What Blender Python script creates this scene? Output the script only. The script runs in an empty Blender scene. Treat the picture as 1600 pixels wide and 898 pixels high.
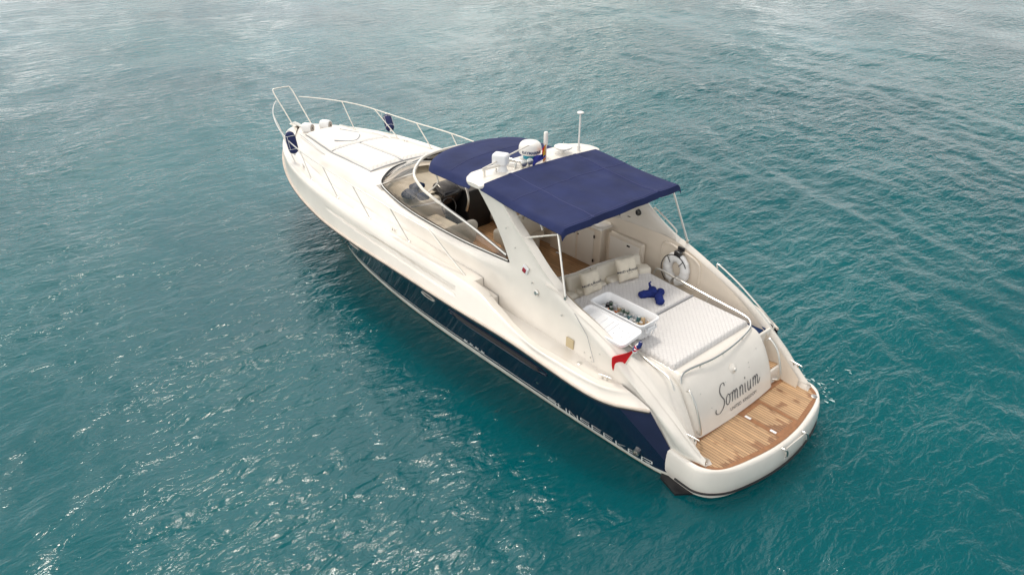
import bpy, bmesh, math, random
import numpy as np
from mathutils import Matrix, Vector

random.seed(7)
SC = bpy.context.scene
COL = SC.collection

# ------------------------------------------------------------------ camera
CAM_POS = Vector((-4.6639, 8.8227, 7.8336))
YAW, PITCH, ROLL, FOC = -0.733359, 0.507760, 0.010930, 1202.23
cy, sy, cp, sp = math.cos(YAW), math.sin(YAW), math.cos(PITCH), math.sin(PITCH)
fw = Vector((cy*cp, sy*cp, -sp)); rt = Vector((sy, -cy, 0)); up = rt.cross(fw)
c_, s_ = math.cos(ROLL), math.sin(ROLL)
rt, up = rt*c_+up*s_, -rt*s_+up*c_
cam = bpy.data.cameras.new("camera"); camo = bpy.data.objects.new("camera", cam); COL.objects.link(camo)
camo.matrix_world = Matrix(((rt.x, up.x, -fw.x, CAM_POS.x), (rt.y, up.y, -fw.y, CAM_POS.y), (rt.z, up.z, -fw.z, CAM_POS.z), (0, 0, 0, 1)))
cam.sensor_width = 36; cam.lens = FOC*36/1600; cam.clip_end = 20000
SC.camera = camo

# ------------------------------------------------------------------ world and sun
SUN_AZ = math.radians(-27)      # direction towards the sun in the x-y plane
SUN_EL = math.radians(65)
SKY_STRENGTH = 0.10
w = bpy.data.worlds.new("World"); SC.world = w; w.use_nodes = True
nt = w.node_tree; N = nt.nodes; L = nt.links; N.clear()
out = N.new("ShaderNodeOutputWorld"); bg = N.new("ShaderNodeBackground")
sky = N.new("ShaderNodeTexSky"); sky.sky_type = 'NISHITA'; sky.sun_disc = False
sky.sun_elevation = SUN_EL; sky.sun_rotation = math.pi/2-SUN_AZ; sky.air_density = 1.2; sky.dust_density = 2.0
tc = N.new("ShaderNodeTexCoord")
mp = N.new("ShaderNodeMapping"); mp.inputs['Scale'].default_value = (1, 1, 2.2)
L.new(tc.outputs['Generated'], mp.inputs[0])
n1 = N.new("ShaderNodeTexNoise"); n1.inputs['Scale'].default_value = 2.6; n1.inputs['Detail'].default_value = 7; n1.inputs['Roughness'].default_value = .55
L.new(mp.outputs[0], n1.inputs['Vector'])
cr = N.new("ShaderNodeValToRGB"); L.new(n1.outputs['Fac'], cr.inputs[0])
cr.color_ramp.elements[0].position = .36; cr.color_ramp.elements[0].color = (.42, .42, .42, 1)
cr.color_ramp.elements[1].position = .56; cr.color_ramp.elements[1].color = (1, 1, 1, 1)
n2 = N.new("ShaderNodeTexNoise"); n2.inputs['Scale'].default_value = 4.5; n2.inputs['Detail'].default_value = 5
L.new(mp.outputs[0], n2.inputs['Vector'])
cr2 = N.new("ShaderNodeValToRGB"); L.new(n2.outputs['Fac'], cr2.inputs[0])
cr2.color_ramp.elements[0].position = .38; cr2.color_ramp.elements[0].color = (5.6, 5.7, 5.8, 1)
cr2.color_ramp.elements[1].position = .66; cr2.color_ramp.elements[1].color = (10.2, 9.9, 9.4, 1)
# thinner, brighter cloud around the hidden sun
vm = N.new("ShaderNodeVectorMath"); vm.operation = 'DOT_PRODUCT'
vm.inputs[1].default_value = (.72, -.06, .69)
vn = N.new("ShaderNodeVectorMath"); vn.operation = 'NORMALIZE'; L.new(tc.outputs['Generated'], vn.inputs[0]); L.new(vn.outputs[0], vm.inputs[0])
mr = N.new("ShaderNodeMapRange"); mr.inputs[1].default_value = .62; mr.inputs[2].default_value = 1.0; mr.inputs[3].default_value = 1; mr.inputs[4].default_value = 1.15
mr.interpolation_type = 'SMOOTHSTEP'
L.new(vm.outputs['Value'], mr.inputs[0])
mul = N.new("ShaderNodeVectorMath"); mul.operation = 'SCALE'; L.new(cr2.outputs[0], mul.inputs[0]); L.new(mr.outputs[0], mul.inputs['Scale'])
mx = N.new("ShaderNodeMix"); mx.data_type = 'RGBA'
L.new(cr.outputs[0], mx.inputs[0]); L.new(sky.outputs[0], mx.inputs[6]); L.new(mul.outputs[0], mx.inputs[7])
# cloud sheet seen edge-on is brighter low down
sz = N.new("ShaderNodeSeparateXYZ"); L.new(vn.outputs[0], sz.inputs[0])
mh = N.new("ShaderNodeMapRange"); mh.inputs[1].default_value = .10; mh.inputs[2].default_value = .60; mh.inputs[3].default_value = 1.42; mh.inputs[4].default_value = .85
L.new(sz.outputs[2], mh.inputs[0])
m3 = N.new("ShaderNodeVectorMath"); m3.operation = 'SCALE'; L.new(mx.outputs[2], m3.inputs[0]); L.new(mh.outputs[0], m3.inputs['Scale'])
# heavier, darker cloud bank off the starboard side
vd = N.new("ShaderNodeVectorMath"); vd.operation = 'DOT_PRODUCT'; vd.inputs[1].default_value = (.10, -.76, .64); L.new(vn.outputs[0], vd.inputs[0])
md_ = N.new("ShaderNodeMapRange"); md_.interpolation_type = 'SMOOTHSTEP'; md_.inputs[1].default_value = .86; md_.inputs[2].default_value = 1.0; md_.inputs[3].default_value = 1; md_.inputs[4].default_value = .38
L.new(vd.outputs['Value'], md_.inputs[0])
m4 = N.new("ShaderNodeVectorMath"); m4.operation = 'SCALE'; L.new(m3.outputs[0], m4.inputs[0]); L.new(md_.outputs[0], m4.inputs['Scale'])
# added unseen sky glow for port-facing sides; a thin bright gap below the sun
def lobe(prev, d, lo, hi, gain):
    a = N.new("ShaderNodeVectorMath"); a.operation = 'DOT_PRODUCT'; a.inputs[1].default_value = Vector(d).normalized(); L.new(vn.outputs[0], a.inputs[0])
    b_ = N.new("ShaderNodeMapRange"); b_.interpolation_type = 'SMOOTHSTEP'; b_.inputs[1].default_value = lo; b_.inputs[2].default_value = hi
    L.new(a.outputs['Value'], b_.inputs[0])
    g_ = N.new("ShaderNodeMix"); g_.data_type = 'RGBA'; g_.inputs[6].default_value = (1, 1, 1, 1); g_.inputs[7].default_value = gain; L.new(b_.outputs[0], g_.inputs[0])
    c_2 = N.new("ShaderNodeVectorMath"); c_2.operation = 'MULTIPLY'; L.new(prev, c_2.inputs[0]); L.new(g_.outputs[2], c_2.inputs[1]); return c_2.outputs[0]
o5 = lobe(m4.outputs[0], (.25, .85, .42), .2, .95, (2.15, 2.05, 1.93, 1))
o6 = lobe(o5, (.60, -.38, .71), .86, .99, (3.0, 2.95, 2.85, 1))
# broken, rippled cloud: bright rags with gaps between them
n9 = N.new("ShaderNodeTexNoise"); n9.inputs['Scale'].default_value = 9; n9.inputs['Detail'].default_value = 6; n9.inputs['Roughness'].default_value = .6; L.new(mp.outputs[0], n9.inputs['Vector'])
r9 = N.new("ShaderNodeMapRange"); r9.inputs[1].default_value = .40; r9.inputs[2].default_value = .62; r9.inputs[3].default_value = .58; r9.inputs[4].default_value = 1.25; L.new(n9.outputs['Fac'], r9.inputs[0])
s9 = N.new("ShaderNodeVectorMath"); s9.operation = 'SCALE'; L.new(o6, s9.inputs[0]); L.new(r9.outputs[0], s9.inputs['Scale']); o6 = s9.outputs[0]
L.new(o6, bg.inputs[0]); bg.inputs[1].default_value = SKY_STRENGTH; L.new(bg.outputs[0], out.inputs[0])

sl = bpy.data.lights.new("sun", 'SUN'); sl.energy = 1.15; sl.angle = math.radians(9); sl.color = (1, .93, .82)
so = bpy.data.objects.new("sun", sl); COL.objects.link(so)
so.rotation_euler = Vector((math.cos(SUN_AZ)*math.cos(SUN_EL), math.sin(SUN_AZ)*math.cos(SUN_EL), math.sin(SUN_EL))).to_track_quat('Z', 'Y').to_euler()

SC.view_settings.view_transform = 'Standard'; SC.view_settings.look = 'None'
SC.view_settings.exposure = 0.34; SC.view_settings.gamma = 1; SC.view_settings.use_curve_mapping = False
SC.render.engine = 'CYCLES'

# ------------------------------------------------------------------ materials
def lin(r, g, b):
    f = lambda c: c/12.92 if c <= .04045 else ((c+.055)/1.055)**2.4
    return (f(r/255), f(g/255), f(b/255), 1)
def mat(name, col, rough=.4, metal=0, coat=0, bump=None, var=None, spec=.5):
    m = bpy.data.materials.new(name); m.use_nodes = True; t = m.node_tree; b = t.nodes['Principled BSDF']
    b.inputs['Base Color'].default_value = col; b.inputs['Roughness'].default_value = rough; b.inputs['Metallic'].default_value = metal
    b.inputs['Coat Weight'].default_value = coat; b.inputs['Specular IOR Level'].default_value = spec
    tcn = t.nodes.new("ShaderNodeTexCoord")
    if var:   # (scale, amount): worn mottling of the colour
        n = t.nodes.new("ShaderNodeTexNoise"); n.inputs['Scale'].default_value = var[0]; n.inputs['Detail'].default_value = 6
        t.links.new(tcn.outputs['Object'], n.inputs['Vector'])
        r = t.nodes.new("ShaderNodeMapRange"); r.inputs[1].default_value = .3; r.inputs[2].default_value = .7
        r.inputs[3].default_value = 1-var[1]; r.inputs[4].default_value = 1+var[1]*.4
        t.links.new(n.outputs['Fac'], r.inputs[0])
        s = t.nodes.new("ShaderNodeVectorMath"); s.operation = 'SCALE'; s.inputs[0].default_value = col[:3]
        t.links.new(r.outputs[0], s.inputs['Scale']); t.links.new(s.outputs[0], b.inputs['Base Color'])
    if bump:  # (scale, strength, distance)
        n = t.nodes.new("ShaderNodeTexNoise"); n.inputs['Scale'].default_value = bump[0]; n.inputs['Detail'].default_value = 4
        t.links.new(tcn.outputs['Object'], n.inputs['Vector'])
        bn = t.nodes.new("ShaderNodeBump"); bn.inputs['Strength'].default_value = bump[1]; bn.inputs['Distance'].default_value = bump[2]
        t.links.new(n.outputs['Fac'], bn.inputs['Height']); t.links.new(bn.outputs[0], b.inputs['Normal'])
    return m
M = {}
M['gel'] = mat('gelcoat_cream', (.80, .755, .69, 1), .28, coat=.3, var=(1.3, .085))
M['gel2'] = mat('gelcoat_white', (.81, .77, .71, 1), .25, coat=.4, var=(1.7, .085))
M['liner'] = mat('liner_cream', (.74, .66, .56, 1), .4, var=(2, .05))
M['navy'] = mat('navy_gelcoat', (.006, .014, .045, 1), .10, coat=.8, spec=.6, var=(.8, .2))
M["lit_navy"] = mat("navy_lit_facet", (.022, .030, .074, 1), .4, var=(2.5, .2), spec=.3)  # same navy paint, lighter: the light on the quarter facet is in the colour
M['band'] = mat('boot_band', (.74, .74, .68, 1), .45, var=(3, .22))
M['stripe'] = mat('stripe_white', (.75, .77, .76, 1), .35)
M['beige'] = mat('rub_beige', (.66, .57, .49, 1), .45, var=(4, .15))
M['black'] = mat('black_rubber', (.012, .013, .016, 1), .45)
M['dark'] = mat('dark_trim', (.02, .02, .024, 1), .2, coat=.5)
M['steel'] = mat('steel', (.66, .65, .62, 1), .28, metal=1)
M['whitetube'] = mat('white_tube', (.78, .74, .67, 1), .25, coat=.3)
M['canvas'] = mat('navy_canvas', (.019, .029, .102, 1), .8, bump=(3.5, .5, .03), var=(2.2, .25), spec=.25)
M['towel'] = mat('navy_towel', (.025, .04, .19, 1), .95, bump=(14, .9, .03), spec=.1, var=(20, .2))
M['mat'] = mat('navy_mat', (.018, .04, .11, 1), .9, spec=.1, var=(9, .2))
M['cush'] = mat('cushion_cream', (.74, .69, .59, 1), .6, bump=(9, .35, .02), var=(3, .06))
M['pillow'] = mat('pillow_canvas', (.72, .66, .55, 1), .85, bump=(12, .5, .02), var=(6, .08), spec=.2)
M['plastic'] = mat('white_plastic', (.82, .83, .85, 1), .3)
M['radome'] = mat('radome_white', (.80, .79, .76, 1), .3, coat=.2)
M['ink'] = mat('ink', (.10, .105, .115, 1), .5)
M['ink2'] = mat('ink_navy', (.02, .05, .14, 1), .5)
M['red'] = mat('red_flag', (.62, .012, .02, 1), .7, spec=.2)
M['redl'] = mat('red_lens', (.35, .02, .04, 1), .15, coat=.5)
M['white'] = mat('white_cloth', (.8, .8, .8, 1), .7)
M['blue'] = mat('blue_cloth', (.02, .03, .28, 1), .7)
M['dblue'] = mat('flag_blue', (.012, .025, .16, 1), .7)
M['yellow'] = mat('yellow_cloth', (.75, .42, .02, 1), .7)
M['cyan'] = mat('cyan_plastic', (.02, .30, .42, 1), .4)
M['chamois'] = mat('grey_disc', (.36, .32, .28, 1), .6)
M['grey'] = mat('grey_plastic', (.35, .36, .38, 1), .45)
M['tan'] = mat('tan_pad', (.55, .45, .28, 1), .7)
M['orange'] = mat('can_orange', (.8, .2, .04, 1), .35)

def quilt_mat(name, col, pitch):
    m = mat(name, col, .65); t = m.node_tree; b = t.nodes['Principled BSDF']
    tcn = t.nodes.new("ShaderNodeTexCoord"); sp_ = t.nodes.new("ShaderNodeSeparateXYZ"); t.links.new(tcn.outputs['Object'], sp_.inputs[0])
    def M2(op, a, bb=None):
        n = t.nodes.new("ShaderNodeMath"); n.operation = op
        for i, v in enumerate((a, bb)):
            if v is None: continue
            if isinstance(v, (int, float)): n.inputs[i].default_value = v
            else: t.links.new(v, n.inputs[i])
        return n.outputs[0]
    x, y = sp_.outputs[0], sp_.outputs[1]
    k = math.pi/pitch
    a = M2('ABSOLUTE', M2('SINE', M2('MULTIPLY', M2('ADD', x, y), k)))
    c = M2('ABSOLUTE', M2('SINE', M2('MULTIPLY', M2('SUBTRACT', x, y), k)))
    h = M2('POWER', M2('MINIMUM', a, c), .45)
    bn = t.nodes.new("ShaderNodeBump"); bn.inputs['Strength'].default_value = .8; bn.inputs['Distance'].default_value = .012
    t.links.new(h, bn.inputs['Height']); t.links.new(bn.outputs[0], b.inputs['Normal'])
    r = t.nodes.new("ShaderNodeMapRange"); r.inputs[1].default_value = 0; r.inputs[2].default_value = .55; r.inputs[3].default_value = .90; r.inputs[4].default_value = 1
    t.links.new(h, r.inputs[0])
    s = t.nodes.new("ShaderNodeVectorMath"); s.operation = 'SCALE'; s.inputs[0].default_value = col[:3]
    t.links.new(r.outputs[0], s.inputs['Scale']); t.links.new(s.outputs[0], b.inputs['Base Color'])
    return m
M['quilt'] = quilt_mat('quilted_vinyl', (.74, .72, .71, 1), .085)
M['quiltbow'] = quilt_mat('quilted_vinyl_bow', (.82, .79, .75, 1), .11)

def teak_mat(name, light, darkc, wet, pitch=.052):
    m = mat(name, light, .55); t = m.node_tree; b = t.nodes['Principled BSDF']
    tcn = t.nodes.new("ShaderNodeTexCoord"); sp_ = t.nodes.new("ShaderNodeSeparateXYZ"); t.links.new(tcn.outputs['Object'], sp_.inputs[0])
    def mth(op, a, bb=None):
        n = t.nodes.new("ShaderNodeMath"); n.operation = op
        for i, v in enumerate((a, bb)):
            if v is None: continue
            if isinstance(v, (int, float)): n.inputs[i].default_value = v
            else: t.links.new(v, n.inputs[i])
        return n.outputs[0]
    yy = mth('DIVIDE', sp_.outputs[1], pitch)
    fr = mth('FRACT', mth('ADD', yy, 100)); fl = mth('FLOOR', mth('ADD', yy, 100))
    cb = t.nodes.new("ShaderNodeCombineXYZ"); t.links.new(fl, cb.inputs[0]); t.links.new(mth('MULTIPLY', sp_.outputs[0], .5), cb.inputs[1])
    wn = t.nodes.new("ShaderNodeTexWhiteNoise"); wn.noise_dimensions = '1D'; t.links.new(fl, wn.inputs['W'])
    # grain
    mpn = t.nodes.new("ShaderNodeMapping"); mpn.inputs['Scale'].default_value = (3, 40, 40); t.links.new(tcn.outputs['Object'], mpn.inputs[0])
    g = t.nodes.new("ShaderNodeTexNoise"); g.inputs['Scale'].default_value = 2; g.inputs['Detail'].default_value = 6; t.links.new(mpn.outputs[0], g.inputs['Vector'])
    # damp patches with plank-wise ragged edges
    mp2 = t.nodes.new("ShaderNodeMapping"); mp2.inputs['Location'].default_value = wet[1]; mp2.inputs['Scale'].default_value = (1.3, 2.0, 1)
    cb2 = t.nodes.new("ShaderNodeCombineXYZ")
    t.links.new(mth('ADD', sp_.outputs[0], mth('MULTIPLY', wn.outputs['Value'], .13)), cb2.inputs[0]); t.links.new(mth('MULTIPLY', fl, pitch), cb2.inputs[1])
    t.links.new(cb2.outputs[0], mp2.inputs[0])
    wnz = t.nodes.new("ShaderNodeTexNoise"); wnz.inputs['Scale'].default_value = 1.6; wnz.inputs['Detail'].default_value = 2; t.links.new(mp2.outputs[0], wnz.inputs['Vector'])
    wr = t.nodes.new("ShaderNodeMapRange"); wr.inputs[1].default_value = wet[0]; wr.inputs[2].default_value = wet[0]+.05
    # wetter towards the open aft edge where the sea washes over
    t.links.new(mth('ADD', wnz.outputs['Fac'], mth('MULTIPLY', mth('ADD', sp_.outputs[0], .45), -wet[2])), wr.inputs[0])
    mxa = t.nodes.new("ShaderNodeMix"); mxa.data_type = 'RGBA'; mxa.inputs[6].default_value = light; mxa.inputs[7].default_value = darkc
    t.links.new(wr.outputs[0], mxa.inputs[0])
    # per-plank and grain brightness
    br = mth('ADD', mth('MULTIPLY', wn.outputs['Value'], .30), mth('MULTIPLY', g.outputs['Fac'], .8)); br = mth('ADD', br, .42)
    sc = t.nodes.new("ShaderNodeVectorMath"); sc.operation = 'SCALE'; t.links.new(mxa.outputs[2], sc.inputs[0]); t.links.new(br, sc.inputs['Scale'])
    ck = mth('LESS_THAN', fr, .16)
    mxb = t.nodes.new("ShaderNodeMix"); mxb.data_type = 'RGBA'; mxb.inputs[7].default_value = (.09, .05, .025, 1)
    t.links.new(ck, mxb.inputs[0]); t.links.new(sc.outputs[0], mxb.inputs[6]); t.links.new(mxb.outputs[2], b.inputs['Base Color'])
    return m
M['teak'] = teak_mat('teak_planks', (.50, .315, .17, 1), (.29, .145, .07, 1), (.55, (3.1, .7, 0), .30))
M['teakborder'] = mat('teak_border', (.30, .135, .055, 1), .5, var=(14, .25))
M['teaksole'] = teak_mat('teak_sole', (.52, .30, .145, 1), (.44, .24, .11, 1), (.55, (0, 3, 0), 0), .06)

def glass_mat(name, tint, k):
    m = bpy.data.materials.new(name); m.use_nodes = True; t = m.node_tree; t.nodes.clear()
    o = t.nodes.new("ShaderNodeOutputMaterial"); tr = t.nodes.new("ShaderNodeBsdfTransparent"); tr.inputs[0].default_value = tint
    gl = t.nodes.new("ShaderNodeBsdfGlossy"); gl.inputs['Roughness'].default_value = .03; gl.inputs['Color'].default_value = (1, 1, 1, 1)
    fr = t.nodes.new("ShaderNodeFresnel"); fr.inputs[0].default_value = k; mxs = t.nodes.new("ShaderNodeMixShader")
    t.links.new(fr.outputs[0], mxs.inputs[0]); t.links.new(tr.outputs[0], mxs.inputs[1]); t.links.new(gl.outputs[0], mxs.inputs[2]); t.links.new(mxs.outputs[0], o.inputs[0])
    return m
M['glass'] = glass_mat('smoked_glass', (.78, .73, .67, 1), 1.5)
M['perspex'] = glass_mat('perspex', (.45, .50, .47, 1), 1.5)

def water_mat():
    m = bpy.data.materials.new('sea_water'); m.use_nodes = True; t = m.node_tree; b = t.nodes['Principled BSDF']
    b.inputs['Roughness'].default_value = .03; b.inputs['IOR'].default_value = 1.333
    b.subsurface_method = 'BURLEY'; b.inputs['Subsurface Weight'].default_value = .75; b.inputs['Subsurface Radius'].default_value = (.25, 1.0, 1.0); b.inputs['Subsurface Scale'].default_value = 2.6
    g = t.nodes.new("ShaderNodeNewGeometry")
    n = t.nodes.new("ShaderNodeTexNoise"); n.inputs['Scale'].default_value = .09; n.inputs['Detail'].default_value = 4; t.links.new(g.outputs['Position'], n.inputs['Vector'])
    cr = t.nodes.new("ShaderNodeValToRGB"); t.links.new(n.outputs['Fac'], cr.inputs[0])
    cr.color_ramp.elements[0].position = .35; cr.color_ramp.elements[0].color = (.0004, .070, .086, 1)
    cr.color_ramp.elements[1].position = .65; cr.color_ramp.elements[1].color = (.0005, .100, .115, 1)
    t.links.new(cr.outputs[0], b.inputs['Base Color'])
    def ns(scale, stretch, rot, detail, dist):
        mp_ = t.nodes.new("ShaderNodeMapping"); mp_.inputs['Rotation'].default_value = (0, 0, math.radians(rot)); mp_.inputs['Scale'].default_value = (1, stretch, 1)
        t.links.new(g.outputs['Position'], mp_.inputs[0])
        x = t.nodes.new("ShaderNodeTexNoise"); x.inputs['Scale'].default_value = scale; x.inputs['Detail'].default_value = detail; x.inputs['Roughness'].default_value = .55; x.inputs['Distortion'].default_value = dist
        t.links.new(mp_.outputs[0], x.inputs['Vector']); return x.outputs['Fac']
    prev = None
    # patches of ruffled and of smooth water
    pn = t.nodes.new("ShaderNodeTexNoise"); pn.inputs['Scale'].default_value = .16; pn.inputs['Detail'].default_value = 3; t.links.new(g.outputs['Position'], pn.inputs['Vector'])
    pr = t.nodes.new("ShaderNodeMapRange"); pr.inputs[1].default_value = .35; pr.inputs[2].default_value = .62; pr.inputs[3].default_value = .35; pr.inputs[4].default_value = 1
    t.links.new(pn.outputs['Fac'], pr.inputs[0])
    for (sc, st, ro, de, di, stren, dst) in ((1.5, .45, 12, 3, .5, .8, .11), (3.6, .42, -28, 3, .6, 1.0, .085), (9, .5, 40, 4, .4, 1.0, .034)):
        bn = t.nodes.new("ShaderNodeBump"); bn.inputs['Distance'].default_value = dst
        mm = t.nodes.new("ShaderNodeMath"); mm.operation = 'MULTIPLY'; mm.inputs[1].default_value = stren; t.links.new(pr.outputs[0], mm.inputs[0]); t.links.new(mm.outputs[0], bn.inputs['Strength'])
        t.links.new(ns(sc, st, ro, de, di), bn.inputs['Height'])
        if prev: t.links.new(prev, bn.inputs['Normal'])
        prev = bn.outputs[0]
    t.links.new(prev, b.inputs['Normal'])
    return m
M['water'] = water_mat()

# ------------------------------------------------------------------ mesh helpers
def mesh(name, V, F, m, parent=None, smooth=True, sharp=40, label=None, mats=None, fm=None):
    me = bpy.data.meshes.new(name); me.from_pydata([tuple(map(float, v)) for v in V], [], [tuple(f) for f in F])
    me.validate(); bm = bmesh.new(); bm.from_mesh(me); bmesh.ops.remove_doubles(bm, verts=bm.verts, dist=1e-5)
    bmesh.ops.recalc_face_normals(bm, faces=bm.faces) if mats is None else None
    bm.to_mesh(me); bm.free()
    me.materials.append(M[m])
    if smooth:
        me.polygons.foreach_set('use_smooth', [True]*len(me.polygons)); me.set_sharp_from_angle(angle=math.radians(sharp))
    o = bpy.data.objects.new(name, me); COL.objects.link(o)
    if parent: o.parent = parent
    if label: o['label'] = label
    return o
class B:
    """collects shapes for one mesh"""
    def __init__(s): s.V = []; s.F = []
    def add(s, V, F):
        n = len(s.V); s.V += [tuple(v) for v in V]; s.F += [tuple(i+n for i in f) for f in F]; return s
    def grid(s, rows, closed_u=False, closed_v=False, flip=False):
        R, C = len(rows), len(rows[0]); V = [p for r in rows for p in r]; F = []
        for i in range(R if closed_u else R-1):
            for j in range(C if closed_v else C-1):
                a, b, c, d = i*C+j, i*C+(j+1) % C, ((i+1) % R)*C+(j+1) % C, ((i+1) % R)*C+j
                F.append((a, d, c, b) if flip else (a, b, c, d))
        return s.add(V, F)
    def tube(s, pts, r, n=10, closed=False, flat=1.0):
        P = [Vector(p) for p in pts]; K = len(P); rows = []
        prev = None
        for i in range(K):
            if closed: t = P[(i+1) % K]-P[i-1]
            else: t = P[min(i+1, K-1)]-P[max(i-1, 0)]
            t.normalize()
            if prev is None:
                a = Vector((0, 0, 1)) if abs(t.z) < .9 else Vector((1, 0, 0)); u = t.cross(a).normalized()
            else: u = (prev-t*prev.dot(t)).normalized()
            prev = u; v = t.cross(u)
            rr = r[i] if isinstance(r, (list, tuple)) else r
            rows.append([tuple(P[i]+u*rr*math.cos(2*math.pi*k/n)+v*rr*flat*math.sin(2*math.pi*k/n)) for k in range(n)])
        s.grid(rows, closed_u=closed, closed_v=True)
        if not closed:
            s.add(rows[0], [tuple(range(n))]); s.add(rows[-1], [tuple(range(n))[::-1]])
        return s
    def lathe(s, prof, c=(0, 0, 0), n=28, axis=None):
        # prof: (radius, height) ; axis: direction vector
        q = Vector(axis).normalized().to_track_quat('Z', 'Y') if axis else None
        rows = []
        for (r, h) in prof:
            row = []
            for k in range(n):
                p = Vector((r*math.cos(2*math.pi*k/n), r*math.sin(2*math.pi*k/n), h))
                if q: p = q @ p
                row.append(tuple(p+Vector(c)))
            rows.append(row)
        s.grid(rows, closed_v=True)
        if prof[0][0] > 1e-4: s.add(rows[0], [tuple(range(n))])
        if prof[-1][0] > 1e-4: s.add(rows[-1], [tuple(range(n))[::-1]])
        return s
    def box(s, c, size, rot=None, bev=0, seg=3, puff=0):
        bm = bmesh.new(); bmesh.ops.create_cube(bm, size=1)
        for v in bm.verts: v.co = Vector((v.co.x*size[0], v.co.y*size[1], v.co.z*size[2]))
        if bev: bmesh.ops.bevel(bm, geom=list(bm.edges), offset=bev, segments=seg, profile=.5, affect='EDGES')
        R = rot if rot is not None else Matrix.Identity(3)
        V = [R @ v.co+Vector(c) for v in bm.verts]; bm.verts.index_update(); F = [tuple(v.index for v in f.verts) for f in bm.faces]; bm.free()
        return s.add(V, F)
    def prism(s, poly, z0, z1, f=None):
        n = len(poly); V = [(p[0], p[1], z0) for p in poly]+[(p[0], p[1], z1) for p in poly]
        if f: V = [f(*v) for v in V]
        F = [tuple(range(n))[::-1], tuple(range(n, 2*n))]+[(i, (i+1) % n, n+(i+1) % n, n+i) for i in range(n)]
        return s.add(V, F)
    def out(s, name, m, parent=None, **k): return mesh(name, s.V, s.F, m, parent, **k)
def rotm(z=0, y=0, x=0): return (Matrix.Rotation(z, 3, 'Z') @ Matrix.Rotation(y, 3, 'Y') @ Matrix.Rotation(x, 3, 'X'))
def chaikin(P, it=3):
    P = [np.array(p, float) for p in P]
    for _ in range(it):
        Q = [P[0]]
        for i in range(len(P)-1):
            a, b = P[i], P[i+1]
            if i > 0: Q.append(.75*a+.25*b)
            if i < len(P)-2: Q.append(.25*a+.75*b)
        Q.append(P[-1]); P = Q
    return P
def pchip(xk, yk, x):
    xk = np.asarray(xk, float); yk = np.asarray(yk, float); x = np.clip(np.asarray(x, float), xk[0], xk[-1])
    h = np.diff(xk); d = np.diff(yk)/h; m = np.zeros(len(xk))
    m[0] = d[0]; m[-1] = d[-1]
    for i in range(1, len(xk)-1):
        if d[i-1]*d[i] > 0:
            w1, w2 = 2*h[i]+h[i-1], h[i]+2*h[i-1]; m[i] = (w1+w2)/(w1/d[i-1]+w2/d[i])
    i = np.clip(np.searchsorted(xk, x)-1, 0, len(h)-1); t = (x-xk[i])/h[i]
    return (2*t**3-3*t**2+1)*yk[i]+(t**3-2*t**2+t)*h[i]*m[i]+(-2*t**3+3*t**2)*yk[i+1]+(t**3-t**2)*h[i]*m[i+1]
def smooth_path(P, n=8, closed=False):
    """Catmull-Rom through the points"""
    P = [np.array(p, float) for p in P]; K = len(P); out_ = []
    for i in range(K if closed else K-1):
        if closed: a, b, c, d = P[i-1], P[i], P[(i+1) % K], P[(i+2) % K]
        else: a, b, c, d = P[max(i-1, 0)], P[i], P[i+1], P[min(i+2, K-1)]
        for k in range(n):
            t = k/n; out_.append(.5*((2*b)+(-a+c)*t+(2*a-5*b+4*c-d)*t*t+(-a+3*b-3*c+d)*t**3))
    if not closed: out_.append(P[-1])
    return out_
def mir(P): return [(p[0], -p[1], p[2]) for p in P]
def tag(o, label, cat, group=None, kind=None):
    if label: o['label'] = label
    if cat: o['category'] = cat
    if group: o['group'] = group
    if kind: o['kind'] = kind
    return o
def empty(name, loc, label, cat, group=None, rot=None):
    o = bpy.data.objects.new(name, None); COL.objects.link(o); o.location = loc; o.empty_display_size = .2
    if rot: o.rotation_euler = rot
    return tag(o, label, cat, group)
def local(o, parent):
    """parent an object that was built in world coordinates"""
    o.parent = parent; o.matrix_parent_inverse = Matrix.Translation(parent.location).inverted(); return o
def text_mesh(body, size, extrude=.0, bold=0):
    cu = bpy.data.curves.new('t', 'FONT'); cu.body = body; cu.size = size; cu.align_x = 'CENTER'; cu.align_y = 'CENTER'; cu.extrude = extrude; cu.offset = bold
    ob = bpy.data.objects.new('t', cu); COL.objects.link(ob); bpy.context.view_layer.update()
    me = bpy.data.meshes.new_from_object(ob); V = [v.co.copy() for v in me.vertices]; F = [tuple(p.vertices) for p in me.polygons]
    bpy.data.objects.remove(ob); return V, F
def strokes(b, S, w, f, n=6, taper=False):
    """flat ribbons along 2D strokes, mapped by f(u,v)->3D point"""
    for st in S:
        P = smooth_path([(p[0], p[1], 0) for p in st], n) if len(st) > 2 and taper else [np.array((p[0], p[1], 0.)) for p in st]
        K = len(P); rows = []
        for i in range(K):
            t = P[min(i+1, K-1)]-P[max(i-1, 0)]; L_ = math.hypot(t[0], t[1]) or 1; nx, ny = -t[1]/L_, t[0]/L_
            ww = w*(0.45+0.9*abs(t[1])/L_) if taper else w
            if taper: ww *= min(1, .3+min(i, K-1-i)/3)
            rows.append([f(P[i][0]+nx*ww/2, P[i][1]+ny*ww/2), f(P[i][0]-nx*ww/2, P[i][1]-ny*ww/2)])
        b.grid(rows)

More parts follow.
